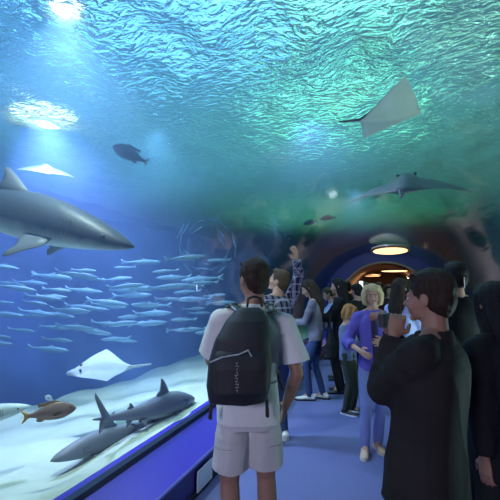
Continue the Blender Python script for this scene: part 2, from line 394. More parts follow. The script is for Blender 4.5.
    def bottom(s, m, name='trousers', to='ankle', ease=1.0, voxel=.009, fold=.007, waist=1.0, seed=5, taper=1.0):
        c = Sculpt(); W = s.wide; e = .012*ease
        c.loft([(s.up(Vector((0, 0, z))) if z > .96 else Vector((0, 0, z)), rx*W+e*.7, ry*W+e*.7) for z, rx, ry in
                ((.80, .14, .09), (.86, .165, .108), (.92, .172, .116), (.98, .165, .108), (waist+.03, .150, .100))], p=2.4)
        for sd in (-1, 1):
            a, kn, h = s.hip[sd], s.kn[sd], s.an[sd]; a = a-Vector((0, 0, .03))
            c.cap(a, .096*W, a+(kn-a)*.5, .078+e)
            if to == 'knee': c.cap(a+(kn-a)*.2, .088*W+e*.6, kn+(a-kn)*.20, .084+e*1.7, flat1=True, n=22)
            else:
                c.cap(a+(kn-a)*.5, .078+e, kn, .060+e); c.cap(kn, .060+e, kn+(h-kn)*.4, (.060+e)*taper)
                c.cap(kn+(h-kn)*.4, (.060+e)*taper, h-Vector((0, 0, .035)), (.048+e*1.4)*taper, flat1=True, n=18)
        return s.fin(c, name, m, voxel=voxel, smooth=8, fold=fold, fs=16, seed=seed)
    def shoes(s, m, sole=None, voxel=.006, toe=0.0):
        for sd in (-1, 1):
            f = s.ft[sd]; k = Matrix.Rotation(-sd*(.18+toe), 3, 'Z'); P = lambda x, y, z: f+k@Vector((x, y, z))
            c = Sculpt()
            c.cap(P(0, -.055, .045), .040, P(0, .02, .042), .040, sq=.95); c.cap(P(0, .0, .05), .042, P(0, .10, .032), .042, sq=.72, side=k@Vector((1, 0, 0)))
            c.cap(P(0, .09, .032), .044, P(-sd*.006, .165, .027), .036, sq=.62, side=k@Vector((1, 0, 0))); c.cap(P(0, -.03, .05), .042, P(0, -.02, .09), .044, flat1=True)
            c.v = [(x, y, max(z, .010)) for x, y, z in c.v]
            o = s.fin(c, 'shoe', m, voxel=voxel, smooth=2)
            if sole:
                c = Sculpt(); n = []
                for y, wd in ((-.098, .018), (-.085, .034), (-.03, .040), (.03, .039), (.09, .047), (.14, .046), (.18, .034), (.203, .014)): n.append((y, wd))
                v = [P(sx*wd, y, z) for z in (.0, .022) for sx, seq in ((1, n), (-1, n[::-1])) for y, wd in seq]; m2 = len(n)*2
                ff = [tuple(range(m2))[::-1], tuple(range(m2, 2*m2))]+[(i, (i+1) % m2, (i+1) % m2+m2, i+m2) for i in range(m2)]
                me = pymesh('sole', [p*s.k for p in v], ff); put('sole', me, sole, o, smooth=False)
# ------------------------------------------------------------------ the tunnel and the tank
CARPET = mat('blue_carpet', (.115, .135, .29), .95, .15, noise=(55, .7, (.15, .17, .35), U), bump=(350, .3, U))
LEDGE = mat('blue_ledge_paint', (.05, .025, .42), .35, .5, noise=(3, .9, (.065, .035, .50), U))
PANEL = mat('dark_blue_panel', (.022, .018, .18), .45, .5)
SKIRT = mat('black_skirting', (.01, .01, .02), .6)
RIM = mat('dark_rim_seal', (.012, .014, .05), .4, .5)
EDGE = mat('bright_blue_edge_trim', (.18, .18, .60), .3)
SAND = mat('pale_sand', (.50, .56, .50), .95, .1, noise=(3.2, .8, (.64, .70, .62), U), bump=(26, .6, (1, 2.5, 1)))
DEEPW = mat('tank_wall_blue', (.035, .07, .20), .9, .1, noise=(1.3, .8, (.05, .11, .27), (1, 1, .5)))
NAVY = mat('navy_portal', (.02, .03, .24), .4, .5)
Y0, Y1, XL = -3.0, 11.7, 1.42
YB = 24.0
AC, AR = .85, 1.76                       # centre height and radius of the acrylic vault
def vault(r, n=40, z0=.41, ofs=0):
    a0 = math.asin((z0-AC)/AR)
    return [(-(r)*math.cos(a), AC+r*math.sin(a)) for a in np.linspace(a0, math.pi-a0, n)]
floor = box('floor', (-XL, Y0, -.12), (XL, 22, 0), CARPET); tag(floor, kind='structure')
for sd, nm in ((-1, 'left'), (1, 'right')):
    R_ = lambda pr: [(sd*-x, z) for x, z in pr]
    xe, ze = -1.73, .41                                     # foot of the acrylic
    o = prism('baseboard_'+nm, R_([(-XL, 0), (-XL, .05), (-XL-.02, .05), (-XL-.02, 0)]), Y0, Y1, SKIRT); tag(o, kind='structure')
    o = prism('wall_base_'+nm, R_([(-XL-.012, 0), (-XL-.012, .255), (-1.60, .255), (-1.60, 0)]), Y0, Y1, PANEL); tag(o, kind='structure')
    o = prism('trim_ledge_'+nm, R_([(-XL+.005, .250), (-XL+.005, .265), (xe+.05, .40), (xe-.10, .40), (xe-.10, .255)]), Y0, Y1, LEDGE); tag(o, kind='structure')
    o = prism('trim_edge_'+nm, R_([(-XL+.012, .243), (-XL+.012, .258), (-XL+.002, .268), (-XL-.006, .262), (-XL-.006, .243)]), Y0, Y1, EDGE); tag(o, kind='structure')
    o = prism('trim_rim_'+nm, R_([(xe+.062, .397), (xe+.055, .432), (xe+.012, .440), (xe+.012, .40)]), Y0, Y1, RIM); tag(o, kind='structure')
# white notice panel on the base and black vents
def facing(name, y0, y1, z0, z1, m, label, cat, side=-1, grp=None):
    x = side*(XL-.004); o = box(name, (min(x, x-side*.012), y0, z0), (max(x, x-side*.012), y1, z1), m, bev=.002)
    tag(o, label, cat, grp); return o
WHITE = mat('white_plate', (.72, .75, .80), .35)
pl = facing('wall_plate', 2.93, 3.20, .035, .19, WHITE, 'white rectangular plate on the dark blue base of the left ledge', 'plate')
for yy in (2.95, 3.18):
    o = box('screw', (-XL+.0155, yy-.005, .105), (-XL+.019, yy+.005, .115), mat('screw_steel', (.5, .5, .5), .3, metal=1), pl)

# acrylic vault: clear, glossy at grazing view
ac = bpy.data.materials.new('clear_acrylic'); ac.use_nodes = True; nt = ac.node_tree; nt.nodes.clear()
out = nt.nodes.new('ShaderNodeOutputMaterial'); mix = nt.nodes.new('ShaderNodeMixShader'); tr = nt.nodes.new('ShaderNodeBsdfTransparent'); gl = nt.nodes.new('ShaderNodeBsdfGlossy')
lw = nt.nodes.new('ShaderNodeLayerWeight'); lw.inputs['Blend'].default_value = .5
fr = nt.nodes.new('ShaderNodeMath'); fr.operation = 'POWER'; fr.inputs[1].default_value = 3.6; fa = nt.nodes.new('ShaderNodeMath'); fa.operation = 'MULTIPLY_ADD'; fa.inputs[1].default_value = .8; fa.inputs[2].default_value = .015
tr.inputs[0].default_value = (.96, .985, 1, 1); gl.inputs['Roughness'].default_value = .07
tc = nt.nodes.new('ShaderNodeTexCoord'); mp = nt.nodes.new('ShaderNodeMapping'); mp.inputs['Scale'].default_value = (.6, .25, 2.2)
nz = nt.nodes.new('ShaderNodeTexNoise'); nz.inputs['Scale'].default_value = 2.5; nz.inputs['Detail'].default_value = 3
bp = nt.nodes.new('ShaderNodeBump'); bp.inputs['Strength'].default_value = .35; bp.inputs['Distance'].default_value = .02
L = nt.links.new
L(tc.outputs['Object'], mp.inputs[0]); L(mp.outputs[0], nz.inputs['Vector']); L(nz.outputs['Fac'], bp.inputs['Height']); L(bp.outputs[0], gl.inputs['Normal']); L(lw.outputs['Facing'], fr.inputs[0]); L(fr.outputs[0], fa.inputs[0])
L(fa.outputs[0], mix.inputs[0]); L(tr.outputs[0], mix.inputs[1]); L(gl.outputs[0], mix.inputs[2]); L(mix.outputs[0], out.inputs[0])
JOINT = mat('clear_joint_silicone', (.10, .16, .22), .25)
ys = [-3.0, 1.0, 5.0, 8.4, 11.7]
for k in range(4):
    pr = vault(AR); o = prism('window_%d' % (k+1), pr, ys[k], ys[k+1], ac, closed=False, smooth=True); tag(o, kind='structure')
    if k > 5:
        pi, po = vault(AR-.015), vault(AR+.015); o = prism('trim_joint_%d' % k, pi+po[::-1], ys[k]-.012, ys[k]+.012, JOINT, smooth=False); tag(o, kind='structure')

# portal wall at the far end of the vault
def ring_wall(name, y, d, ri, ci, ro, co, m, n=48, z0=.0):
    a = np.linspace(-.9, math.pi+.9, n)
    pi_ = [(ri*math.cos(t), max(z0, ci+ri*math.sin(t))) for t in a]; po_ = [(ro*math.cos(t), max(z0, co+ro*math.sin(t))) for t in a]
    v = [(x, yy, z) for yy in (y, y+d) for pr in (pi_, po_) for x, z in pr]; N = n; f = []
    for i in range(N-1):
        f += [(i, i+1, N+i+1, N+i), (2*N+i, 3*N+i, 3*N+i+1, 2*N+i+1), (i, 2*N+i, 2*N+i+1, i+1), (N+i, N+i+1, 3*N+i+1, 3*N+i)]
    me = pymesh(name, v, f); bm = bmesh.new(); bm.from_mesh(me); bmesh.ops.recalc_face_normals(bm, faces=bm.faces); bm.to_mesh(me); bm.free()
    return put(name, me, m, smooth=False)
PR, PC = 1.27, 1.05
o = ring_wall('wall_portal', 11.7, .35, PR, PC, 1.80, AC, NAVY); tag(o, kind='structure')
RIMW = mat('warm_rim', (.35, .22, .16), .4)
o = ring_wall('trim_portal', 11.66, .05, PR-.035, PC, PR+.015, PC, RIMW); tag(o, kind='structure')
# passage beyond the portal
PASS = mat('passage_plaster', (.16, .09, .055), .8, noise=(2.0, .7, (.26, .15, .09), U))
o = ring_wall('wall_passage', 12.05, 8.0, PR+.05, PC, PR+.12, PC, PASS); tag(o, kind='structure')
o = box('wall_passage_end', (-1.6, 20.0, 0), (1.6, 20.1, 3.0), PASS); tag(o, kind='structure')
# ceiling lamps in the passage, and an added glow panel at the vault crown
def lamp_disc(name, c, rx, ry, em, es, label, grp=None, n=28, housing=None):
    root = empty(name, c); tag(root, label, 'ceiling lamp', grp)
    hs = Sculpt(); hs.loft([((0, 0, -.03), rx, ry), ((0, 0, -.02), rx*1.08, ry*1.08), ((0, 0, .03), rx*1.05, ry*1.05)], n=n, p=2); put('housing', pymesh('housing', hs.v, hs.f), housing or RIMW, root)
    df = Sculpt(); df.loft([((0, 0, -.045), rx*.80, ry*.80), ((0, 0, -.036), rx*.94, ry*.94), ((0, 0, -.028), rx*.94, ry*.94)], n=n, p=2); put('diffuser', pymesh('diffuser', df.v, df.f), mat('lamp_glow', (.9, .8, .6), .5, emit=em, es=es), root)
    return root
lamp_disc('ceiling_lamp', (.30, 13.6, 2.17), .42, .5, (1.0, .62, .28), 2.6, 'round warm ceiling lamp just inside the passage beyond the blue portal')
lamp_disc('ceiling_lamp', (.78, 13.0, 1.93), .14, .3, (1.0, .85, .66), 5.0, 'small bright white ceiling lamp at the right side of the passage')
lamp_disc('ceiling_lamp', (-.45, 16.5, 2.10), .3, .4, (1.0, .55, .25), 1.6, 'faint orange ceiling lamp deep inside the passage')
lamp_disc('ceiling_lamp', (.14, 9.75, 2.475), .40, .95, (1.0, .66, .28), 2.0, 'long golden glow panel imitating a warm reflection on the vault crown before the portal')  # added glowing panel in place of a warm reflection in the acrylic

# ------------------------------------------------------------------ tank shell, sand, water
def zs(x, y): return .38-.66*np.clip((abs(x)-1.9)/3.6, 0, 1) + .03*np.sin(2.1*x+1.3*y)+.025*np.sin(3.7*y-1.1*x)+.012*np.sin(9*x+5*y)
for sd, nm in ((-1, 'left'), (1, 'right')):
    xs, yy = np.meshgrid(sd*np.linspace(1.745, 8.2, 110), np.linspace(-4, YB, 260), indexing='ij')
    wgt = np.clip((abs(xs)-1.745)/.4, 0, 1)
    Z = .395*(1-wgt)+zs(xs, yy)*wgt
    me = grid_mesh('sand_bed', xs, yy, Z); o = put('sand_bed', me, SAND)
    tag(o, 'pale rippled sand on the tank floor along the %s side of the tunnel' % nm, 'sand', kind='stuff')
XW = 7.6
for nm, lo, hi in (('left', (-XW-.2, -4, -1.2), (-XW, YB, 6.5)), ('right', (XW, -4, -1.2), (XW+.2, YB, 6.5)), ('back', (-XW, YB, -1.2), (XW, YB+.2, 6.5)), ('front', (-XW, -4.2, -1.2), (XW, -4, 6.5))):
    tag(box('wall_tank_'+nm, lo, hi, DEEPW), kind='structure')
# rocky left wall of the tank
ROCKW = mat('rock_wall_blue', (.035, .05, .20), .95, .1, noise=(1.6, .8, (.05, .09, .32), (1, 1, .35)), bump=(2.5, 1, (1, 1, .4)))
def rock_wall(name, pts, z0, z1, m, n=150, nz_=60, amp=.16, seed=2):
    pts = [Vector((p[0], p[1])) for p in pts]; seg = [(pts[i+1]-pts[i]).length for i in range(len(pts)-1)]; T = sum(seg)
    X = np.zeros((n, nz_)); Y = np.zeros_like(X); Zz = np.zeros_like(X); rs = np.random.RandomState(seed); ph = rs.rand(12)*6
    for i in range(n):
        t = T*i/(n-1); k = 0
        while k < len(seg)-1 and t > seg[k]: t -= seg[k]; k += 1
        d = (pts[k+1]-pts[k]).normalized(); p = pts[k]+d*t; nr = Vector((d.y, -d.x))
        for j in range(nz_):
            z = z0+(z1-z0)*j/(nz_-1); s_ = T*i/(n-1)
            h = amp*(math.sin(s_*1.3+ph[0]+.5*math.sin(z*1.1))+.7*math.sin(s_*2.9+z*.7+ph[1])+.4*abs(math.sin(s_*5.3+z*1.3+ph[2]))+.35*math.sin(z*2.7+s_*1.1+ph[3])+.25*math.sin(z*6+s_*4+ph[4]))
            X[i, j] = p.x+nr.x*h; Y[i, j] = p.y+nr.y*h; Zz[i, j] = z
    return put(name, grid_mesh(name, X, Y, Zz), m)
o = rock_wall('wall_rock_left', [(-6.9, -3.8), (-6.3, 1.0), (-5.7, 4.4), (-4.6, 7.6), (-4.6, 9.2), (-5.0, 11.0), (-5.6, 15.0), (-6.6, 23.5)], -1.1, 2.9, ROCKW); tag(o, kind='structure')
HALL = mat('dark_hall', (.03, .035, .04), .9)
tag(box('ceiling', (-XW, -4, 6.4), (XW, YB, 6.5), HALL), kind='structure')
tag(box('wall_entrance', (-1.75, Y0-.1, 0), (1.75, Y0, 2.7), NAVY), kind='structure')

# water body (the medium itself)
wv = bpy.data.materials.new('water_medium'); wv.use_nodes = True; nt = wv.node_tree; nt.nodes.clear(); L = nt.links.new
out = nt.nodes.new('ShaderNodeOutputMaterial'); sc_ = nt.nodes.new('ShaderNodeVolumeScatter'); ab = nt.nodes.new('ShaderNodeVolumeAbsorption'); add = nt.nodes.new('ShaderNodeAddShader')
sc_.inputs['Color'].default_value = (.24, .42, 1.0, 1); sc_.inputs['Density'].default_value = .125; sc_.inputs['Anisotropy'].default_value = .25
ab.inputs['Color'].default_value = (.30, .72, .90, 1); ab.inputs['Density'].default_value = .10
L(sc_.outputs[0], add.inputs[0]); L(ab.outputs[0], add.inputs[1]); L(add.outputs[0], out.inputs['Volume'])
pv = vault(AR+.03, 40, .30)
prof = [(-XW+.02, -1.1), (-XW+.02, WZ-.06), (XW-.02, WZ-.06), (XW-.02, -1.1), (1.74, -1.1)]+pv[::-1]+[(-1.74, -1.1)]
o = prism('water', prof, -3.9, YB-.05, wv); tag(o, 'clear blue water filling the tank around the tunnel', 'water', kind='stuff')

# water surface seen from below
ws = bpy.data.materials.new('water_surface'); ws.use_nodes = True; nt = ws.node_tree; nt.nodes.clear(); L = nt.links.new
out = nt.nodes.new('ShaderNodeOutputMaterial'); N = nt.nodes.new
gl = N('ShaderNodeBsdfGlossy'); gl.inputs['Color'].default_value = (.6, .82, .88, 1); gl.inputs['Roughness'].default_value = .04
tl = N('ShaderNodeBsdfTranslucent'); tl.inputs['Color'].default_value = (.46, .70, .76, 1)
rf = N('ShaderNodeBsdfRefraction'); rf.inputs['IOR'].default_value = 1.18; rf.inputs['Roughness'].default_value = .0; rf.inputs['Color'].default_value = (.8, 1, 1, 1)
m1 = N('ShaderNodeMixShader'); m1.inputs[0].default_value = .5; m3 = N('ShaderNodeMixShader'); m3.inputs[0].default_value = .45
tc = N('ShaderNodeTexCoord'); mp = N('ShaderNodeMapping'); mp.inputs['Scale'].default_value = (1, 1.5, 1); mp.inputs['Rotation'].default_value = (0, 0, .5)
nz = N('ShaderNodeTexNoise'); nz.inputs['Scale'].default_value = 8.5; nz.inputs['Detail'].default_value = 3; nz.inputs['Distortion'].default_value = .8
bp = N('ShaderNodeBump'); bp.inputs['Strength'].default_value = 1.0; bp.inputs['Distance'].default_value = .09
L(tc.outputs['Object'], mp.inputs[0]); L(mp.outputs[0], nz.inputs['Vector']); L(nz.outputs['Fac'], bp.inputs['Height'])
for n_ in (gl, tl, rf): L(bp.outputs[0], n_.inputs['Normal'])
L(tl.outputs[0], m1.inputs[1]); L(gl.outputs[0], m1.inputs[2])            # translucent / glossy
L(m1.outputs[0], m3.inputs[1]); L(rf.outputs[0], m3.inputs[2]); L(m3.outputs[0], out.inputs[0])
xs, yy = np.meshgrid(np.linspace(-XW, XW, 330), np.linspace(-3.9, YB, 560), indexing='ij')
rs = np.random.RandomState(5); Z = np.zeros_like(xs)
for k in range(26):
    lam = rs.uniform(.22, 1.1); an = rs.normal(.5, .75); a = .0085*lam**.7
    Z += a*np.sin((xs*math.cos(an)+yy*math.sin(an))*2*math.pi/lam+rs.rand()*7+.8*np.sin(xs*.9+yy*.7+k))
me = grid_mesh('water_surface', xs, yy, WZ+Z); o = put('water_surface', me, ws); tag(o, 'rippled water surface seen from below above the tunnel', 'water', kind='stuff')
# the lamps hanging over the water
def tank_lamp(x, y, z, r, col, es, label):
    root = empty('tank_lamp', (x, y, z)); tag(root, label, 'lamp', None)
    c = Sculpt(); c.loft([((0, 0, 0), r*1.1, r*1.1), ((0, 0, .12), r*1.0, r*1.0), ((0, 0, .3), r*.35, r*.35)], p=2); put('reflector', pymesh('reflector', c.v, c.f), HALL, root)
    c = Sculpt(); c.loft([((0, 0, -.03), r*.9, r*.9), ((0, 0, -.005), r, r)], p=2); put('bulb', pymesh('bulb', c.v, c.f), mat('lamp_white', (.9, .9, .9), .5, emit=col, es=es), root)
    c = Sculpt(); c.cap((0, 0, .28), .02, (0, 0, 6.35-z), .02); put('cable', pymesh('cable', c.v, c.f), HALL, root)
def float_lamp(px, py, r, es, label):
    P = at(px, py, 2.3*400/(288-py)); P.z = WZ+.05
    root = empty('tank_lamp', P); tag(root, label, 'lamp', None)
    c = Sculpt(); c.loft([((0, 0, .01), r*1.05, r*1.05), ((0, 0, .08), r*1.0, r*1.0), ((0, 0, .2), r*.35, r*.35)], p=2); put('reflector', pymesh('reflector', c.v, c.f), HALL, root)
    c = Sculpt(); c.loft([((0, 0, -.015), r*.9, r*.9), ((0, 0, .005), r, r)], p=2); put('bulb', pymesh('bulb', c.v, c.f), mat('lamp_white', (.9, .9, .9), .5, emit=(.85, .94, 1), es=es), root)
float_lamp(43, 121, .42, 6, 'bright white lamp glaring through the ripples above the small distant ray')
float_lamp(66, 16, .13, 8, 'white lamp glinting through the ripples near the top left corner')
o = rock_wall('wall_rock_right', [(6.4, -3.8), (5.0, 1.0), (4.2, 5.4), (3.9, 8.6), (4.6, 12.0), (3.4, 16.0), (2.0, 23.5)], -1.1, 3.6, mat('rock_reef_green', (.06, .10, .07), .95, .1, noise=(1.4, .8, (.22, .17, .10), U), bump=(3, 1, U)), amp=.3, seed=8); tag(o, kind='structure')
# ------------------------------------------------------------------ sea life
def orient(o, nose, tail, roll=0.0, Lh=None):
    """place an animal modelled along +x (nose) with z up so that it spans the two points"""
    nose, tail = Vector(nose), Vector(tail); d = (nose-tail).normalized()
    y = Vector((0, 0, 1)).cross(d).normalized(); z = d.cross(y)
    R = Matrix((d, y, z)).transposed() @ Matrix.Rotation(roll, 3, 'X')
    o.location = nose-d*(Lh/2) if Lh else (nose+tail)/2; o.rotation_euler = R.to_euler()
def body_mesh(name, secs, Lh, n=20, p=2.0, bend=0.0):
    """secs: (t along 0=nose..1=tail, zc, half height, half width)"""
    v = []; f = []
    T = np.linspace(0, 1, 34); se = np.array(secs)
    for t in T:
        zc, hh, hw = (np.interp(t, se[:, 0], se[:, k]) for k in (1, 2, 3))
        x = Lh*(.5-t); yb = bend*Lh*math.sin(2.6*t+.4)
        for k in range(n):
            a = 2*math.pi*k/n; v.append((x, yb+hw*Lh*math.cos(a), Lh*(zc+hh*math.sin(a))))
    m = len(T)
    for i in range(m-1):
        for k in range(n): f.append((i*n+k, i*n+(k+1) % n, (i+1)*n+(k+1) % n, (i+1)*n+k))
    f.append(tuple(range(n))[::-1]); f.append(tuple((m-1)*n+k for k in range(n)))
    return pymesh(name, v, f)
def fin_mesh(name, out, th, frame):
    """out: 2-D outline; frame: function (u, v, w)->point, w is across the thickness"""
    c = (sum(p[0] for p in out)/len(out), sum(p[1] for p in out)/len(out)); n = len(out); v = []; f = []
    for w_ in (-1, 1):
        v += [frame(u, q, w_*th*.12) for u, q in out]; v += [frame(c[0]+(u-c[0])*.5, c[1]+(q-c[1])*.5, w_*th*.5) for u, q in out]
    for b in (0, 2*n):
        for i in range(n):
            j = (i+1) % n; f.append((b+i, b+j, b+n+j, b+n+i))
        f.append(tuple(b+n+i for i in range(n)))
    for i in range(n): j = (i+1) % n; f.append((i, 2*n+i, 2*n+j, j))
    me = pymesh(name, v, f); bm = bmesh.new(); bm.from_mesh(me); bmesh.ops.recalc_face_normals(bm, faces=bm.faces); bm.to_mesh(me); bm.free(); return me
SH_M = counter_mat('shark_skin', (.045, .052, .07), (.62, .70, .70), -.10, .02)
SH_M2 = counter_mat('shark_skin_small', (.19, .20, .26), (.60, .66, .68), -.08, .0)
FINM = mat('shark_fin', (.12, .13, .17), .5, .4, noise=(4, .8, (.18, .20, .24), U)); FINW = mat('pale_fin', (.66, .64, .66), .5, .4)
GILL = mat('gill_dark', (.03, .035, .045), .6)
def shark(Lh, label, nose, tail, roll=0, m=None, bend=.012, name='shark', pect=1.0, white_near=False, droop=.55, dors=1.0, dt=.34):
    root = empty(name); tag(root, label, 'shark'); m = m or SH_M
    secs = [(0, .0, .003, .004), (.015, .0, .012, .018), (.05, .003, .026, .036), (.10, .006, .040, .048), (.16, .009, .055, .056), (.25, .012, .072, .062), (.36, .012, .082, .064), (.46, .010, .074, .056), (.58, .008, .054, .042), (.70, .010, .036, .028), (.80, .014, .024, .018), (.88, .018, .016, .011), (.93, .022, .010, .006)]
    secs = [(t/.93*.93, a, b, c) for t, a, b, c in secs]+[(1, .03, .004, .002)]
    b = put('body', body_mesh('body', secs, Lh, bend=bend), m, root)
    X = lambda t: Lh*(.5-t)
    yb = lambda t: bend*Lh*math.sin(2.6*t+.4)
    F = lambda t, z0: (lambda u, v, w: (X(t)-u*Lh, yb(t+u)+w, Lh*z0+v*Lh))
    put('dorsal_fin', fin_mesh('dorsal_fin', [(0, 0), (.03, .03*dors), (.07, .075*dors), (.105, .105*dors), (.125, .108*dors), (.118, .07*dors), (.122, .03*dors), (.15, .012*dors), (.145, 0), (.07, -.015)], Lh*.016, F(dt, .078)), FINM, root)
    put('second_dorsal_fin', fin_mesh('second_dorsal_fin', [(0, 0), (.03, .028), (.048, .036), (.046, .015), (.062, .004), (.05, -.006)], Lh*.01, F(.69, .042)), FINM, root)
    put('anal_fin', fin_mesh('anal_fin', [(0, 0), (.03, -.028), (.05, -.036), (.045, -.014), (.06, -.004), (.045, .008)], Lh*.01, F(.69, -.024)), FINM, root)
    put('tail_fin', fin_mesh('tail_fin', [(0, .006), (.03, .022), (.08, .075), (.135, .135), (.150, .150), (.148, .125), (.120, .080), (.090, .035), (.075, .012), (.075, -.02), (.085, -.055), (.08, -.068), (.055, -.045), (.02, -.01)], Lh*.014, F(.86, .016)), FINM, root)
    for sd in (-1, 1):
        def fr(u, v, w, sd=sd, d=droop): return (X(.245)-u*Lh, yb(.3)+sd*(Lh*.050+v*Lh*math.cos(d)), -Lh*.035-v*Lh*math.sin(d)+w)
        put('pectoral_fin', fin_mesh('pectoral_fin', [(0, -.01), (.02, .03), (.06, .09*pect), (.10, .145*pect), (.118, .155*pect), (.115, .12*pect), (.10, .06), (.105, .02), (.09, -.01)], Lh*.014, fr), FINW if (white_near and sd < 0) else FINM, root)
        def fr2(u, v, w, sd=sd): return (X(.60)-u*Lh, yb(.6)+sd*(Lh*.03+v*Lh*.8), -Lh*.03-v*Lh*.6+w)
        put('pelvic_fin', fin_mesh('pelvic_fin', [(0, -.005), (.03, .04), (.05, .05), (.055, .02), (.06, -.005)], Lh*.01, fr2), FINM, root)
        e = Sculpt(); e.ell((X(.085), sd*Lh*.036, Lh*.012), (Lh*.008, Lh*.006, Lh*.008), n=10); put('eye', pymesh('eye', e.v, e.f), GILL, root)
        for g in range(5):
            t = .19+g*.014; gs = Sculpt(); gs.cap((X(t), yb(t)+sd*Lh*.0575, Lh*.035), Lh*.0016, (X(t+.004), yb(t)+sd*Lh*.0585, -Lh*.012), Lh*.0016, n=6); put('gill_slit', pymesh('gill_slit', gs.v, gs.f), GILL, b)
    orient(root, nose, tail, roll, Lh); return root
shark(2.75, 'big grey shark with pale belly swimming past the glass at the left edge', at(133, 247, 3.35), at(-160, 172, 3.9), roll=.10, white_near=False, bend=.015, droop=1.0, pect=.6, dors=.68, dt=.385)
shark(1.45, 'small grey shark with tall dorsal fin swimming just above the sand by the ledge', at(193, 398, 4.30), at(94, 425, 3.02), roll=.05, m=SH_M2, bend=-.02)
shark(1.15, 'grey shark resting on the sand under the swimming one, snout to the left', at(50, 461, 2.88), at(158, 420, 3.75), roll=-.05, m=SH_M2, pect=.8, white_near=False)
shark(.95, 'pale shark snout poking in at the left edge above the sand', at(31, 406, 3.1), at(-85, 436, 2.9), m=mat('pale_shark', (.55, .66, .66), .5, noise=(4, .8, (.42, .5, .54), U)), pect=.7)

RAY_T = mat('ray_back_slate', (.07, .085, .12), .5, .4, noise=(6, .7, (.12, .14, .18), U)); RAY_B = mat('ray_belly_white', (.78, .82, .82), .55, .4, noise=(5, .6, (.66, .72, .74), U))
RAY_BR = mat('ray_back_brown', (.20, .13, .08), .6, .3, noise=(8, .8, (.34, .24, .15), U)); RAY_PALE = mat('ray_pale_back', (.55, .62, .70), .5)
def ray(span, label, nose, tail, roll=0, lift=.18, phase=0.0, top=RAY_T, belly=RAY_B, round_=.0, tl=1.0, asym=0.0):
    root = empty('stingray'); tag(root, label, 'ray'); n, m = 41, 17; v = []; f = []
    U_ = np.linspace(-1, 1, n)
    def sect(u):
        a = abs(u); le = .36*(1-a**(1.35+round_))+.0; te = -.30*(1-a**(.85+round_*1.2)); le = le-.02*a; te = te-.02*a*1.0
        if a < .16: le += .035*math.cos(a/.16*math.pi/2)
        return te, le
    for s_ in (1, -1):
        for u in U_:
            te, le = sect(u)
            for j in range(m):
                q = j/(m-1); x = te+(le-te)*q; th = .075*math.exp(-(u/.20)**2)*(math.sin(math.pi*min(1, q*.92+.04)))**.7+.014*math.sin(math.pi*q)*(1-abs(u))
                zz = lift*(abs(u)**1.6)*(1+asym*np.sign(u))*math.cos(phase*abs(u))+.03*math.sin(3.1*abs(u)+phase)*abs(u)
                v.append((span*x, span*.5*u, span*(zz+s_*max(th, .0015)*(1 if s_ > 0 else .55))))
    o_ = n*m
    for s_ in (0, 1):
        for i in range(n-1):
            for j in range(m-1):
                a = s_*o_+i*m+j; q = (a, a+m, a+m+1, a+1); f.append(q if s_ else q[::-1])
    for i in range(n-1):
        for j in (0, m-1): a = i*m+j; f.append((a, a+m, o_+a+m, o_+a))
    for i in (0, n-1):
        for j in range(m-1): a = i*m+j; f.append((a, a+1, o_+a+1, o_+a))
    me = pymesh('body', v, f); b = put('body', me, top, root); me.materials.append(belly)
    nf = (n-1)*(m-1)
    for k in range(nf, 2*nf): me.polygons[k].material_index = 1
    bm = bmesh.new(); bm.from_mesh(me); bmesh.ops.recalc_face_normals(bm, faces=bm.faces); bm.to_mesh(me); bm.free()
    c = Sculpt(); c.chain([(-span*.24, 0, 0), (-span*.5, 0, span*.01), (-span*.8*tl, span*.03, span*.03), (-span*1.05*tl, span*.05, span*.02)], [span*.016, span*.010, span*.006, span*.003], n=8); put('tail', pymesh('tail', c.v, c.f), top, root)
    for sd in (-1, 1):
        e = Sculpt(); e.ell((span*.25, sd*span*.07, span*.055), (span*.015,)*3, n=10); put('eye', pymesh('eye', e.v, e.f), GILL, root)
    nose, tail = Vector(nose), Vector(tail); orient(root, nose, tail, roll); return root
ray(.74, 'small pale ray gliding far off in the blue, wings spread and tail up', at(50, 180, 5.0), at(44, 160, 5.9), lift=-.10, top=mat('ray_pale_far', (.09, .12, .18), .7), tl=.6, phase=.8)
ray(.92, 'white bellied ray banking over the sand with one wingtip raised', at(66, 374, 4.0), at(142, 366, 4.25), roll=-.22, lift=.07, tl=.3, top=mat('ray_back_white', (.46, .52, .52), .6, noise=(5, .7, (.30, .36, .40), U)), asym=.3)
ray(1.0, 'dark backed ray showing its pale belly, the nearer of two overhead', at(425, 112, 4.15), at(345, 122, 4.0), roll=-.22, lift=.07, belly=RAY_B, tl=.3, round_=.0)
ray(1.55, 'large dark ray seen edge on above the tunnel, the farther of two overhead', at(408, 178, 5.6), at(402, 196, 4.5), lift=-.11, tl=.3, phase=.4)

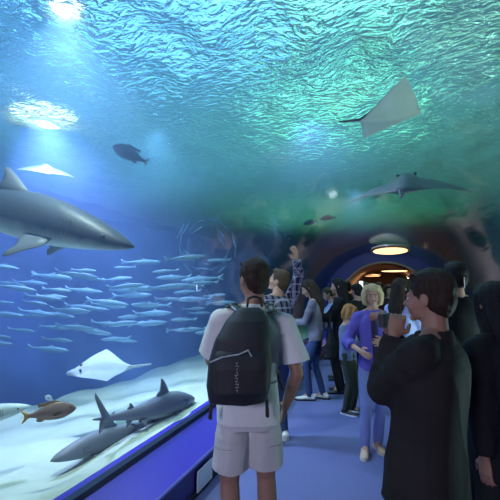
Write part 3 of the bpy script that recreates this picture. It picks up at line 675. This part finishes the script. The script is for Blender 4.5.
def fish(Lh, label, nose, tail, m, finm, tailm=None, deep=.17, parts=True, cat='fish', group=None, roll=0, name='fish'):
    root = empty(name); tag(root, label, cat, group)
    secs = [(0, -.01, .004, .004), (.03, -.005, .3*deep, .02), (.10, 0, .6*deep, .045), (.22, .005, .9*deep, .062), (.36, .005, deep, .066), (.52, .003, .88*deep, .055), (.68, 0, .55*deep, .034), (.78, 0, .30*deep, .018), (.85, 0, .22*deep, .010), (.88, 0, .2*deep, .007), (1, 0, .02, .001)]
    secs = [q for q in secs if q[0] < .9]+[(.9, 0, .01, .002), (1, 0, .001, .001)]
    b = put('body', body_mesh('body', secs, Lh), m, root); X = lambda t: Lh*(.5-t)
    F = lambda t, z0: (lambda u, v, w: (X(t)-u*Lh, w, Lh*z0+v*Lh))
    put('tail_fin', fin_mesh('tail_fin', [(0, .03), (.05, .06), (.15, .13), (.16, .12), (.11, .04), (.105, 0), (.11, -.04), (.16, -.12), (.15, -.13), (.05, -.06), (0, -.03)], Lh*.012, F(.83, 0)), tailm or finm, root)
    put('dorsal_fin', fin_mesh('dorsal_fin', [(0, -.01), (.03, .04), (.10, .06), (.25, .045), (.38, .045), (.42, .02), (.40, -.03), (.2, -.02)], Lh*.010, F(.28, deep*.92)), finm, root)
    put('anal_fin', fin_mesh('anal_fin', [(0, .01), (.03, -.04), (.10, -.045), (.16, -.01), (.14, .03)], Lh*.010, F(.58, -deep*.66)), finm, root)
    for sd in (-1, 1):
        fr = lambda u, v, w, sd=sd: (X(.28)-u*Lh, sd*(Lh*.060+u*Lh*.5), -Lh*.02+v*Lh+w*.3)
        put('pectoral_fin', fin_mesh('pectoral_fin', [(0, -.015), (.06, -.04), (.13, -.03), (.13, .0), (.06, .02), (0, .015)], Lh*.008, fr), finm, root)
        e = Sculpt(); e.ell((X(.10), sd*Lh*.040, Lh*.035), (Lh*.017, Lh*.010, Lh*.017), n=10); put('eye', pymesh('eye', e.v, e.f), GILL, root)
    orient(root, nose, tail, roll); return root
DKF = mat('fish_dark_blue', (.02, .05, .10), .5, noise=(20, .6, (.04, .09, .14), U)); DKT = mat('fish_tail_grey', (.16, .22, .28), .5)
fish(.44, 'dark blue oval fish swimming left under the bright ripples', at(113, 146, 4.6), at(148, 163, 4.7), DKF, DKF, DKT, deep=.20)
fish(.34, 'brown grouper with orange tail hovering over the sand near the left edge', at(73, 408, 2.75), at(24, 417, 2.65), mat('grouper_brown', (.24, .15, .12), .5, noise=(15, .7, (.38, .26, .20), U)), mat('fin_brown', (.30, .18, .08), .5), mat('tail_orange', (.60, .33, .06), .5), deep=.17)
fish(.085, 'tiny blue and white fish above the brown grouper', at(45, 396, 3.0), at(54, 401, 3.05), mat('fish_white', (.75, .85, .95), .4), mat('fin_blue', (.1, .3, .8), .4), deep=.24)
fish(.12, 'tiny white fish swimming head down right of the silver school', at(197, 293, 4.3), at(197, 281, 4.4), mat('fish_white2', (.8, .88, .92), .4), mat('fin_white', (.7, .8, .85), .4), deep=.2)
for k, (a, b, d, lb) in enumerate([((303, 224), (318, 221), 7.0, 'small dark fish above the tunnel, left one of the close pair'), ((320, 219), (336, 217), 7.2, 'small dark fish above the tunnel, right one of the close pair'),
        ((285, 237), (293, 236), 7.5, 'tiny dark fish above the raised hand of the man in the checked shirt'), ((374, 197), (382, 196), 6.2, 'tiny dark fish just under the large edge-on ray overhead')]):
    fish((Vector(at(*a, d))-at(*b, d)).length, lb, at(*a, d), at(*b, d), DKF, DKF, deep=.15)

# the school: slim silver fish, one mesh each, copied
SILV = mat('fish_silver_blue', (.06, .13, .20), .5, .3, noise=(12, .7, (.10, .21, .29), (.4, 1, 2)))
def small_fish_mesh(name, deep=.085):
    bm = bmesh.new()
    secs = [(0, 0, .003, .003), (.08, 0, .55*deep, .03), (.3, 0, deep, .045), (.55, 0, .85*deep, .035), (.78, 0, .35*deep, .014), (.86, 0, .2*deep, .007), (1, 0, .001, .001)]
    bm.from_mesh(body_mesh('a', secs, 1.0, n=12))
    F = lambda t, z0: (lambda u, v, w: (.5-t-u, w, z0+v))
    bm.from_mesh(fin_mesh('b', [(0, .02), (.15, .10), (.16, .09), (.08, 0), (.16, -.09), (.15, -.10), (0, -.02)], .01, F(.84, 0)))
    bm.from_mesh(fin_mesh('c', [(0, 0), (.05, .05), (.09, .045), (.14, .0), (.1, -.02)], .008, F(.36, deep*.9)))
    bm.from_mesh(fin_mesh('d', [(0, 0), (.05, -.035), (.09, -.03), (.12, .0)], .008, F(.55, -deep*.75)))
    me = bpy.data.meshes.new(name); bm.to_mesh(me); bm.free(); me.materials.append(SILV); me.polygons.foreach_set('use_smooth', [True]*len(me.polygons)); return me
sm = small_fish_mesh('school_fish')
rs = random.Random(21)
first = None
def school_fish(nose, tail, group, label, scale=None):
    global first
    if first is None: o = bpy.data.objects.new('school_fish', sm)
    else: o = first.copy()
    COL.objects.link(o); first = first or o
    orient(o, nose, tail, rs.uniform(-.3, .3)); s_ = (Vector(nose)-Vector(tail)).length; o.scale = (s_, s_*.8, s_*.8)
    tag(o, label, 'fish', group); return o
spots = []
rows = [(264, 8), (273, 8), (283, 9), (292, 9), (301, 9), (309, 9), (317, 8), (326, 7), (335, 6), (344, 5)]
for y, n in rows:
    for i in range(n):
        x = (i+rs.random()*.9)*(232/n)-4; yy = y+rs.uniform(-7, 7)
        if 335 < y and x > 130: continue
        if x < 130 and y < 268 and x > 30: continue
        spots.append((x, yy))
for x, y in spots:
    d = rs.uniform(4.8, 5.75); Lp = rs.uniform(.34, .66)*400/d*.9; sl = (.10 if x < 110 else -.04)+rs.uniform(-.05, .05)
    left = rs.random() < .5 and x > 110
    a, b = at(x+Lp/2, y+sl*Lp/2, d), at(x-Lp/2, y-sl*Lp/2, d+rs.uniform(-.1, .1))
    if left: a, b = b, a
    school_fish(a, b, 'slim silver fish of the hazy school', 'slim silver blue fish of the wide hazy school across the tank')
# loose ring of silvery fish further along
for k in range(26):
    t = 2*math.pi*k/26+rs.uniform(-.1, .1); r_ = rs.uniform(.55, 1.2); x = 207+26*r_*math.cos(t); y = 246+24*r_*math.sin(t); d = rs.uniform(6.2, 7.0)
    dx, dy = -math.sin(t)*6.5+rs.uniform(-2, 2), math.cos(t)*8
    school_fish(at(x+dx, y+dy, d), at(x-dx, y-dy, d+.06), 'small silver fish circling in a loose ring', 'small silver fish in the loose circling ring behind the backpack man')
# ------------------------------------------------------------------ the visitors
def gp(px, d): p = at(px, 288, d); return (p.x, p.y)
def shirtmat(n, c, c2=None, **k): return mat(n, c, .85, .2, noise=(5, .7, c2 or tuple(q*1.3 for q in c), U), bump=(220, .25, U), **k)
CH = 16.0
# 1. man with the backpack
WTEE = shirtmat('white_cotton', (.62, .64, .60), (.70, .72, .70)); SHORTS = shirtmat('stone_cotton', (.50, .50, .47), (.58, .58, .56))
f = Fig(gp(249, 2.36), YAW+.12, 1.765, 'man in white T-shirt and pale shorts seen from behind, wearing the black backpack', wide=.97, head=(.30, -.12), side=.05, sw=.195,
        hand_l=(-.12, .36, 1.22), hand_r=(.235, .10, .885), foot_l=(-.10, -.02, 0), foot_r=(.12, .03, 0))
f.body(SKIN_TAN, voxel=.0055, brow=HAIR_DARK, ls=1.0); f.hair(HAIR_DARK, 'messy', voxel=.006, vol=1.1)
f.top(WTEE, 'tshirt', 'short', ease=1.05, hem=.83, voxel=.006, sm=24, fold=.010, collar=True)
sh = f.bottom(SHORTS, 'shorts', 'knee', ease=1.4, voxel=.006, fold=.008)
for sd in (-1, 1):                                           # seam of the leg pocket and hem stitching
    c = Sculpt(); k_ = f.kn[sd]; h_ = f.hip[sd]
    q = h_+(k_-h_)*.50; pts = [q+Vector((sd*(.105*math.cos(a)), -.105*math.sin(a), .0)) for a in np.linspace(.2, 1.5, 8)]
    c.chain(pts, [.0028]*8, n=6); f.fin(c, 'pocket_seam', mat('seam_grey', (.30, .30, .30), .8), parent=sh, voxel=.003, smooth=0)
SHOE_W = mat('shoe_white', (.70, .70, .66), .5); SOLE = mat('sole_grey', (.45, .45, .45), .6); SHOE_B = mat('shoe_black', (.02, .02, .025), .5); SHOE_T = mat('shoe_beige', (.50, .38, .26), .6)
f.shoes(SHOE_B, SOLE)
P1 = f
BLK = mat('backpack_black', (.012, .012, .015), .6, .4, noise=(9, .6, (.02, .02, .024), U), bump=(300, .3, U)); BLK2 = mat('backpack_trim', (.02, .015, .018), .4); ZIP = mat('zipper_grey', (.35, .36, .38), .4)
MARR = mat('backpack_maroon_tone', (.03, .010, .014), .6)
bp_ = empty('backpack', P1.root.location, P1.root.rotation_euler.z); tag(bp_, 'black backpack with grey diagonal zip and small vertical lettering on the man in white', 'backpack')
c = Sculpt(); k = P1.k; ox = -.075
c.loft([((ox-.01, -.215, 1.00), .115, .055), ((ox-.01, -.225, 1.015), .155, .085), ((ox-.008, -.235, 1.10), .172, .105), ((ox, -.235, 1.22), .170, .105), ((ox+.018, -.225, 1.34), .150, .095), ((ox+.04, -.205, 1.43), .118, .075), ((ox+.055, -.19, 1.48), .080, .050), ((ox+.06, -.185, 1.50), .05, .03)], p=2.6)
bo = c.build('main_compartment', BLK, bp_, voxel=.006, smooth=6, fold=.006, fs=12)
c = Sculpt(); c.loft([((ox, -.300, 1.045), .11, .035), ((ox, -.312, 1.08), .138, .048), ((ox, -.315, 1.20), .138, .046), ((ox, -.305, 1.27), .135, .030), ((ox, -.295, 1.285), .12, .02)], p=3)
po = c.build('front_pocket', BLK, bp_, voxel=.006, smooth=5, fold=.004, fs=14)
c = Sculpt(); c.chain([(ox-.155, -.325, 1.235), (ox-.10, -.358, 1.262), (ox-.02, -.362, 1.275), (ox+.03, -.345, 1.292)], [.004]*4, n=6); put('zipper', pymesh('zipper', c.v, c.f), ZIP, po)
c = Sculpt(); c.chain([(ox+.03, -.352, 1.292), (ox+.045, -.356, 1.265)], [.003, .004], n=6); put('zipper_pull', pymesh('zipper_pull', c.v, c.f), ZIP, po)
# small vertical brand lettering, too blurred in the photograph to spell out
rq = random.Random(5)
for i in range(10):
    z = 1.235-.0145*i; x = ox-.028+.002*math.sin(i); c = Sculpt(); hh = rq.choice([.0045, .0055, .003])
    c.cap((x-hh*1.4, -.3635, z), .0016, (x+hh*1.4, -.3635, z+rq.uniform(-.002, .002)), .0016, n=6)
    if i % 2: c.cap((x+hh, -.3635, z), .0016, (x+hh, -.3635, z-.008), .0016, n=6)
    else: c.cap((x-hh, -.3635, z), .0016, (x-hh*.2, -.3635, z-.007), .0016, n=6)
    put('letter_mark', pymesh('letter_mark', c.v, c.f), mat('lettering_grey', (.30, .30, .31), .6) if i == 0 else bpy.data.materials['lettering_grey'], po)
for sd in (-1, 1):
    c = Sculpt(); c.chain([(sd*.085+.01, -.17, 1.475), (sd*.105, -.105, 1.505), (sd*.112, -.02, 1.50), (sd*.125, .085, 1.43), (sd*.14, .13, 1.30), (sd*.16, .09, 1.16), (sd*.175, -.04, 1.08), (sd*.165, -.16, 1.05)], [.027, .029, .029, .027, .025, .016, .012, .012], sq=.45)
    c.build('shoulder_strap', BLK2, bp_, voxel=.005, smooth=3)
    c = Sculpt(); c.chain([(ox+sd*.145, -.20, 1.04), (ox+sd*.15, -.20, .93)], [.008, .012], n=8, sq=.4); c.build('side_strap', BLK2, bp_, voxel=.004, smooth=1)
c = Sculpt(); c.chain([(-.03, -.175, 1.50), (-.025, -.18, 1.545), (.01, -.18, 1.555), (.045, -.18, 1.545), (.05, -.175, 1.50)], [.007]*5, n=8); c.build('grab_handle', BLK2, bp_, voxel=.004, smooth=2)

# 2. man in the checked shirt with raised arm
def plaid(name):
    m = mat(name, (.02, .02, .045), .85, .2); nt = m.node_tree; b = nt.nodes['Principled BSDF']; L = nt.links.new
    tc = nt.nodes.new('ShaderNodeTexCoord'); sp = nt.nodes.new('ShaderNodeSeparateXYZ'); L(tc.outputs['Object'], sp.inputs[0]); prev = None
    for ax, fr_, ph in (('X', 13, 0), ('Z', 12, .3), ('X', 26, .5), ('Y', 13, .2)):
        a = nt.nodes.new('ShaderNodeMath'); a.operation = 'MULTIPLY_ADD'; a.inputs[1].default_value = fr_; a.inputs[2].default_value = ph; L(sp.outputs[ax], a.inputs[0])
        q = nt.nodes.new('ShaderNodeMath'); q.operation = 'PINGPONG'; q.inputs[1].default_value = .5; L(a.outputs[0], q.inputs[0])
        g = nt.nodes.new('ShaderNodeMath'); g.operation = 'LESS_THAN'; g.inputs[1].default_value = .11; L(q.outputs[0], g.inputs[0])
        if prev is None: prev = g
        else:
            s_ = nt.nodes.new('ShaderNodeMath'); s_.operation = 'ADD'; L(prev.outputs[0], s_.inputs[0]); L(g.outputs[0], s_.inputs[1]); prev = s_
    d = nt.nodes.new('ShaderNodeMath'); d.operation = 'MULTIPLY'; d.inputs[1].default_value = .5; L(prev.outputs[0], d.inputs[0])
    mx = nt.nodes.new('ShaderNodeMixRGB'); mx.use_clamp = True; mx.inputs[1].default_value = (.018, .018, .05, 1); mx.inputs[2].default_value = (.42, .40, .52, 1); L(d.outputs[0], mx.inputs[0]); L(mx.outputs[0], b.inputs['Base Color']); return m
PLAID = plaid('checked_cotton'); JEANS = shirtmat('denim_blue', (.03, .05, .13), (.055, .085, .20)); JEANS_L = shirtmat('denim_light', (.13, .17, .42), (.22, .27, .55)); BLACK = shirtmat('black_cloth', (.009, .009, .011), (.016, .016, .018))
f = Fig(gp(277, 4.34), YAW+.65, 1.80, 'man in dark checked shirt raising one arm high beside the man in white', head=(.5, .25),
        hand_r=at(296, 258, 4.25), elb_r=(1, .3, .2), hand_l=(-.1, .35, 1.25), foot_r=(.10, .04, 0), shrug=.02)
f.body(voxel=.008, palm_r=(0, 1, 0), curl=.7); f.hair(HAIR_BROWN, 'messy', voxel=.008); f.top(PLAID, 'shirt', 'long', hem=.80, voxel=.008, cuff=1.05, fold=.006)
f.bottom(JEANS); f.shoes(SHOE_W, SOLE)
# 3. girl in the grey top
GREY = shirtmat('grey_knit', (.15, .14, .18), (.21, .20, .24))

f = Fig(gp(315, 5.9), YAW+1.25, 1.72, 'young woman in grey long sleeved top and jeans looking down to the left', head=(.15, -.45), wide=.88,
        hand_l=(-.08, .36, 1.12), hand_r=(.10, .36, 1.08), foot_l=(-.07, .10, 0), foot_r=(.09, -.08, 0), lean=.06)
f.body(voxel=.009, slim=.85, fingers=False); f.hair(HAIR_DARK, 'long'); f.top(GREY, 'jumper', 'long', ease=.7, hem=.86); f.bottom(JEANS, taper=.88, ease=.6); f.shoes(SHOE_W, SHOE_B)
def handbag(loc, rz, size, m, label, top_pt, handle_w=.10):
    root = empty('handbag', loc, rz); tag(root, label, 'bag'); w_, h_ = size
    c = Sculpt(); c.loft([((0, 0, 0), w_*.42, .05), ((0, 0, .02), w_*.5, .07), ((0, 0, h_*.6), w_*.5, .07), ((0, 0, h_), w_*.38, .035)], p=2.8); c.build('bag_body', m, root, voxel=.008, smooth=4, fold=.008)
    c = Sculpt(); c.chain([(-w_*.34, 0, h_*.95), (-handle_w*.4, 0, h_+(top_pt-h_)*.7), (0, 0, top_pt), (handle_w*.4, 0, h_+(top_pt-h_)*.7), (w_*.34, 0, h_*.95)], [.010]*5, n=8); c.build('bag_strap', m, root, voxel=.006, smooth=2); return root
p = at(331, 358, 5.7); handbag(p, YAW+1.3, (.34, .36), BLACK, 'slouchy black handbag hanging at the hip of the woman in grey', .62)
# 4. black-clothed woman, pale blue one behind
f = Fig(gp(339, 6.3), YAW+1.35, 1.74, 'dark haired person in black clothes behind the ginger child, facing the tank', wide=.9, head=(0, -.1), hand_l=(-.1, .40, 1.15), hand_r=(.1, .3, 1.1))
f.body(voxel=.010, slim=.85, fingers=False); f.hair(HAIR_BLACK, 'long'); f.top(BLACK, 'jacket', 'long', hem=.72, ease=1.4, voxel=.01); f.bottom(BLACK, voxel=.01); f.shoes(SHOE_B)
PALEB = shirtmat('pale_blue_cloth', (.40, .46, .74), (.50, .56, .82))
f = Fig(gp(337, 7.2), YAW+1.5, 1.62, 'person in pale blue jacket leaning towards the ledge behind the woman in grey', wide=.9, head=(.2, -.2), hand_l=(-.15, .50, .95), hand_r=(.1, .52, .95), lean=.22, elb_l=(-.3, -.2, -1), elb_r=(.3, -.2, -1))
f.body(voxel=.011, fingers=False); f.hair(HAIR_BROWN); f.top(PALEB, 'jacket', 'long', voxel=.011); f.bottom(JEANS, voxel=.011); f.shoes(SHOE_B)
# 5. ginger child
f = Fig(gp(346, 5.3), YAW-2.2, 1.36, 'ginger haired child in grey blue top and olive trousers left of the blonde woman', wide=.95, head=(.3, -.35), hscale=1.12, hand_l=(-.10, .30, 1.05), hand_r=(.12, .30, 1.08))
f.body(voxel=.008, fingers=False, slim=.85, brow=HAIR_GINGER); f.hair(HAIR_GINGER, 'bob', vol=1.3); f.top(shirtmat('grey_blue_cotton', (.12, .15, .27), (.18, .22, .36)), 'jumper', 'rolled', hem=.86); f.bottom(shirtmat('olive_cloth', (.035, .038, .025), (.06, .06, .045)), ease=1.3); f.shoes(SHOE_B, SHOE_W)
# 6. dark haired visitor behind the child
f = Fig(gp(357, 6.6), YAW+.4, 1.66, 'visitor with short black hair and black coat close behind the ginger child', wide=1.0)
f.body(voxel=.011, fingers=False); f.hair(HAIR_BLACK, 'messy', voxel=.009, vol=1.6); f.top(BLACK, 'coat', 'long', hem=.72, voxel=.011, ease=1.6); f.bottom(BLACK, voxel=.011); f.shoes(SHOE_B)
# 7. blonde woman
PURP = shirtmat('purple_blue_cotton', (.10, .08, .40), (.15, .13, .52)); DKPUR = shirtmat('dark_purple_knit', (.025, .015, .05), (.04, .03, .08))
f = Fig(gp(372, 4.10), YAW+math.pi-.15, 1.63, 'blonde woman in open purple blue shirt and faded jeans facing the camera', wide=.90, head=(-.12, -.05),
        hand_r=(.17, .26, 1.07), hand_l=(-.06, .27, 1.16), foot_r=(.13, .10, 0), foot_l=(-.02, -.06, 0), elb_r=(.9, -.5, -1), elb_l=(-.9, -.5, -1))
f.body(voxel=.006, slim=.85, brow=HAIR_BROWN); f.hair(HAIR_BLOND, 'bob', voxel=.006, vol=1.1)
f.top(PURP, 'shirt', 'rolled', hem=.84, ease=1.3, voxel=.007, fold=.009, collar=True)
c = Sculpt(); c.loft([(f.up(Vector((0, .030, z))), rx, ry) for z, rx, ry in ((.86, .045, .108), (1.0, .045, .10), (1.15, .05, .105), (1.28, .055, .108), (1.36, .05, .100), (1.42, .035, .07))]); f.fin(c, 'undershirt', DKPUR, voxel=.007, smooth=3, fold=.004)
f.bottom(JEANS_L, ease=.9, taper=.9); f.shoes(SHOE_T, SOLE)
c = Sculpt(); c.chain([(.085, -.03, 1.44), (.055, .12, 1.33), (-.02, .145, 1.18), (-.10, .14, 1.04), (-.16, .09, .97)], [.009]*5, n=8, sq=.5)
P7 = f
p = P7.root.matrix_basis @ (Vector((-.19, .02, .83))*P7.k); p = P7.root.location + Matrix.Rotation(P7.root.rotation_euler.z, 3, 'Z')@(Vector((-.25, .10, .76))*P7.k)
hb = handbag(p, P7.root.rotation_euler.z+.3, (.26, .20), mat('bag_brown', (.05, .03, .02), .5), 'small dark brown crossbody bag at the hip of the blonde woman', .42)
# 9. woman in light blue shirt, and the child face by her
f = Fig(gp(401, 4.55), YAW-1.05, 1.70, 'long haired woman in light blue shirt turned right, behind the camera man', wide=.95, head=(-.1, 0), hand_l=(-.05, .34, 1.2), hand_r=(.05, .36, 1.22))
f.body(voxel=.008, fingers=False); f.hair(HAIR_DARK, 'long', voxel=.008); f.top(shirtmat('light_blue_cotton', (.42, .48, .80), (.52, .58, .88)), 'shirt', 'long', ease=1.4, hem=.80, fold=.009); f.bottom(JEANS); f.shoes(SHOE_B)
f = Fig(gp(417, 5.1), YAW+2.6, 1.50, 'brown haired child peering out right beside the woman in light blue', wide=.85, head=(.1, -.1), hscale=1.05)
f.body(voxel=.008, fingers=False); f.hair(HAIR_BROWN, 'bob', voxel=.008); f.top(shirtmat('dark_red_knit', (.05, .015, .03)), 'jumper', 'long'); f.bottom(JEANS); f.shoes(SHOE_B)
# 11. man in dark jacket taking a photo
CHAR = shirtmat('charcoal_twill', (.013, .0115, .011), (.024, .021, .020))
f = Fig(gp(421, 1.78), YAW+.85, 1.67, 'man in charcoal jacket holding up a small camera, large at the right', wide=1.17, head=(-.05, -.10), lean=-.085, shrug=.01, sw=.192,
        hand_l=at(394, 336, 1.84), hand_r=at(387, 327, 2.02), elb_l=(-.7, -.2, -1), elb_r=(.8, .0, -1), foot_l=(-.12, .05, 0), foot_r=(.13, -.02, 0))
f.body(SKIN_TAN, voxel=.0055, curl=1.5, palm_l=(.6, .2, .3), palm_r=(-.6, .2, .3)); f.hair(HAIR_DARK, 'messy', voxel=.006, vol=1.4)
f.top(CHAR, 'jacket', 'long', ease=2.0, hem=.74, voxel=.0065, fold=.016, fs=9, collar=True, skirt=.025, sm=26); f.bottom(shirtmat('dark_trousers', (.012, .012, .018)), ease=1.4, voxel=.008, fold=.008); f.shoes(SHOE_B)
# pocket flap on the jacket
P11 = f
p = at(385, 320, 1.95); cm = empty('compact_camera', p, YAW+.95); tag(cm, 'small dark compact camera held up by the man in the charcoal jacket', 'camera')
CAMB = mat('camera_black', (.02, .02, .022), .35)
box('camera_body', (-.055, -.014, -.032), (.055, .014, .032), CAMB, cm, bev=.005)
c = Sculpt(); c.cap((.0, .012, 0), .024, (.0, .04, 0), .021, flat1=True, n=20); put('lens', pymesh('lens', c.v, c.f), mat('lens_grey', (.12, .12, .13), .25), cm)
box('shutter_button', (.03, -.006, .031), (.042, .006, .036), ZIP, cm, bev=.001)
# 12. right edge
f = Fig(gp(494, 2.12), YAW+.35, 1.62, 'long dark haired person in black coat cut off by the right edge', wide=1.0, head=(-.3, -.05), hand_l=at(485, 462, 1.93), hand_r=(.28, .1, .85), elb_l=(-.4, -1, -.2))
f.body(SKIN_TAN, voxel=.006, palm_l=(.8, 0, .1)); f.hair(HAIR_BLACK, 'long', voxel=.008, vol=1.5); f.top(BLACK, 'coat', 'long', hem=.55, ease=2.0, voxel=.008, fold=.009); f.bottom(BLACK); f.shoes(SHOE_B)
# 13. tall dark one behind
f = Fig(gp(456, 3.4), YAW+.2, 1.81, 'tall black haired visitor whose head shows between the two dark people at right', wide=1.0)
f.body(voxel=.009, fingers=False); f.hair(HAIR_BLACK, 'messy', voxel=.008, vol=1.3); f.top(BLACK, 'jacket', 'long', voxel=.01, ease=1.4); f.bottom(BLACK, voxel=.01); f.shoes(SHOE_B)
# the crowd before the portal
DG = [shirtmat('crowd_navy', (.012, .014, .04)), BLACK, shirtmat('crowd_brown', (.03, .02, .015)), shirtmat('crowd_grey', (.04, .04, .05)), shirtmat('crowd_wine', (.04, .012, .02))]
crowd = [(333, 9.2, 1.66, .9, 'navy', 'distant visitor in navy near the left glass, left end of the crowd'), (346, 8.6, 1.76, .3, 'black', 'distant tall visitor in black, second from the left in the crowd'),
         (365, 7.4, 1.70, .0, 'brown', 'distant visitor in brown holding up a glowing phone'), (379, 9.0, 1.72, .2, 'grey', 'distant visitor in grey straight below the warm passage lamp'),
         (389, 7.9, 1.66, 2.9, 'wine', 'distant visitor in wine red facing back, behind the blonde woman'), (398, 9.6, 1.80, .1, 'black', 'distant tall visitor in black before the right half of the portal'),
         (421, 6.3, 1.66, -.4, 'navy', 'visitor in navy just right of the woman in light blue'), (436, 7.6, 1.74, .4, 'grey', 'distant visitor in grey at the right side of the tunnel')]
for i, (px, d, H, hd, cl, lb) in enumerate(crowd):
    kw = dict(hand_r=at(361, 290, 7.15), elb_r=(.8, .2, -1)) if i == 2 else {}
    f = Fig(gp(px, d), YAW+hd, H, lb, 'visitors crowding before the portal', wide=.95+.05*(i % 2), **kw)
    f.body(voxel=.012, fingers=False); f.hair((HAIR_BLACK, HAIR_DARK, HAIR_BROWN)[i % 3], ('messy', 'bob', 'long')[i % 3], voxel=.010, vol=1.2)
    f.top({'navy': DG[0], 'black': DG[1], 'brown': DG[2], 'grey': DG[3], 'wine': DG[4]}[cl], 'jacket', 'long', hem=.78, voxel=.012, ease=1.3); f.bottom(BLACK if i % 2 else JEANS, voxel=.012); f.shoes(SHOE_B, voxel=.01)
def phone(px, py, d, label, rz):
    root = empty('phone', at(px, py, d), rz); tag(root, label, 'phone'); box('phone_case', (-.04, -.004, -.075), (.04, .004, .075), CAMB, root, bev=.003)
    box('phone_screen', (-.035, -.0055, -.068), (.035, -.0042, .068), mat('screen_glow', (.8, .85, .9), .3, emit=(.85, .92, 1), es=1.6), root); return root
phone(361, 285, 7.12, 'glowing white phone screen held up in the distant crowd', YAW)
phone(464, 283, 3.3, 'small lit phone held between the two dark people at right', YAW+1.1).scale = (.7, .7, .7)
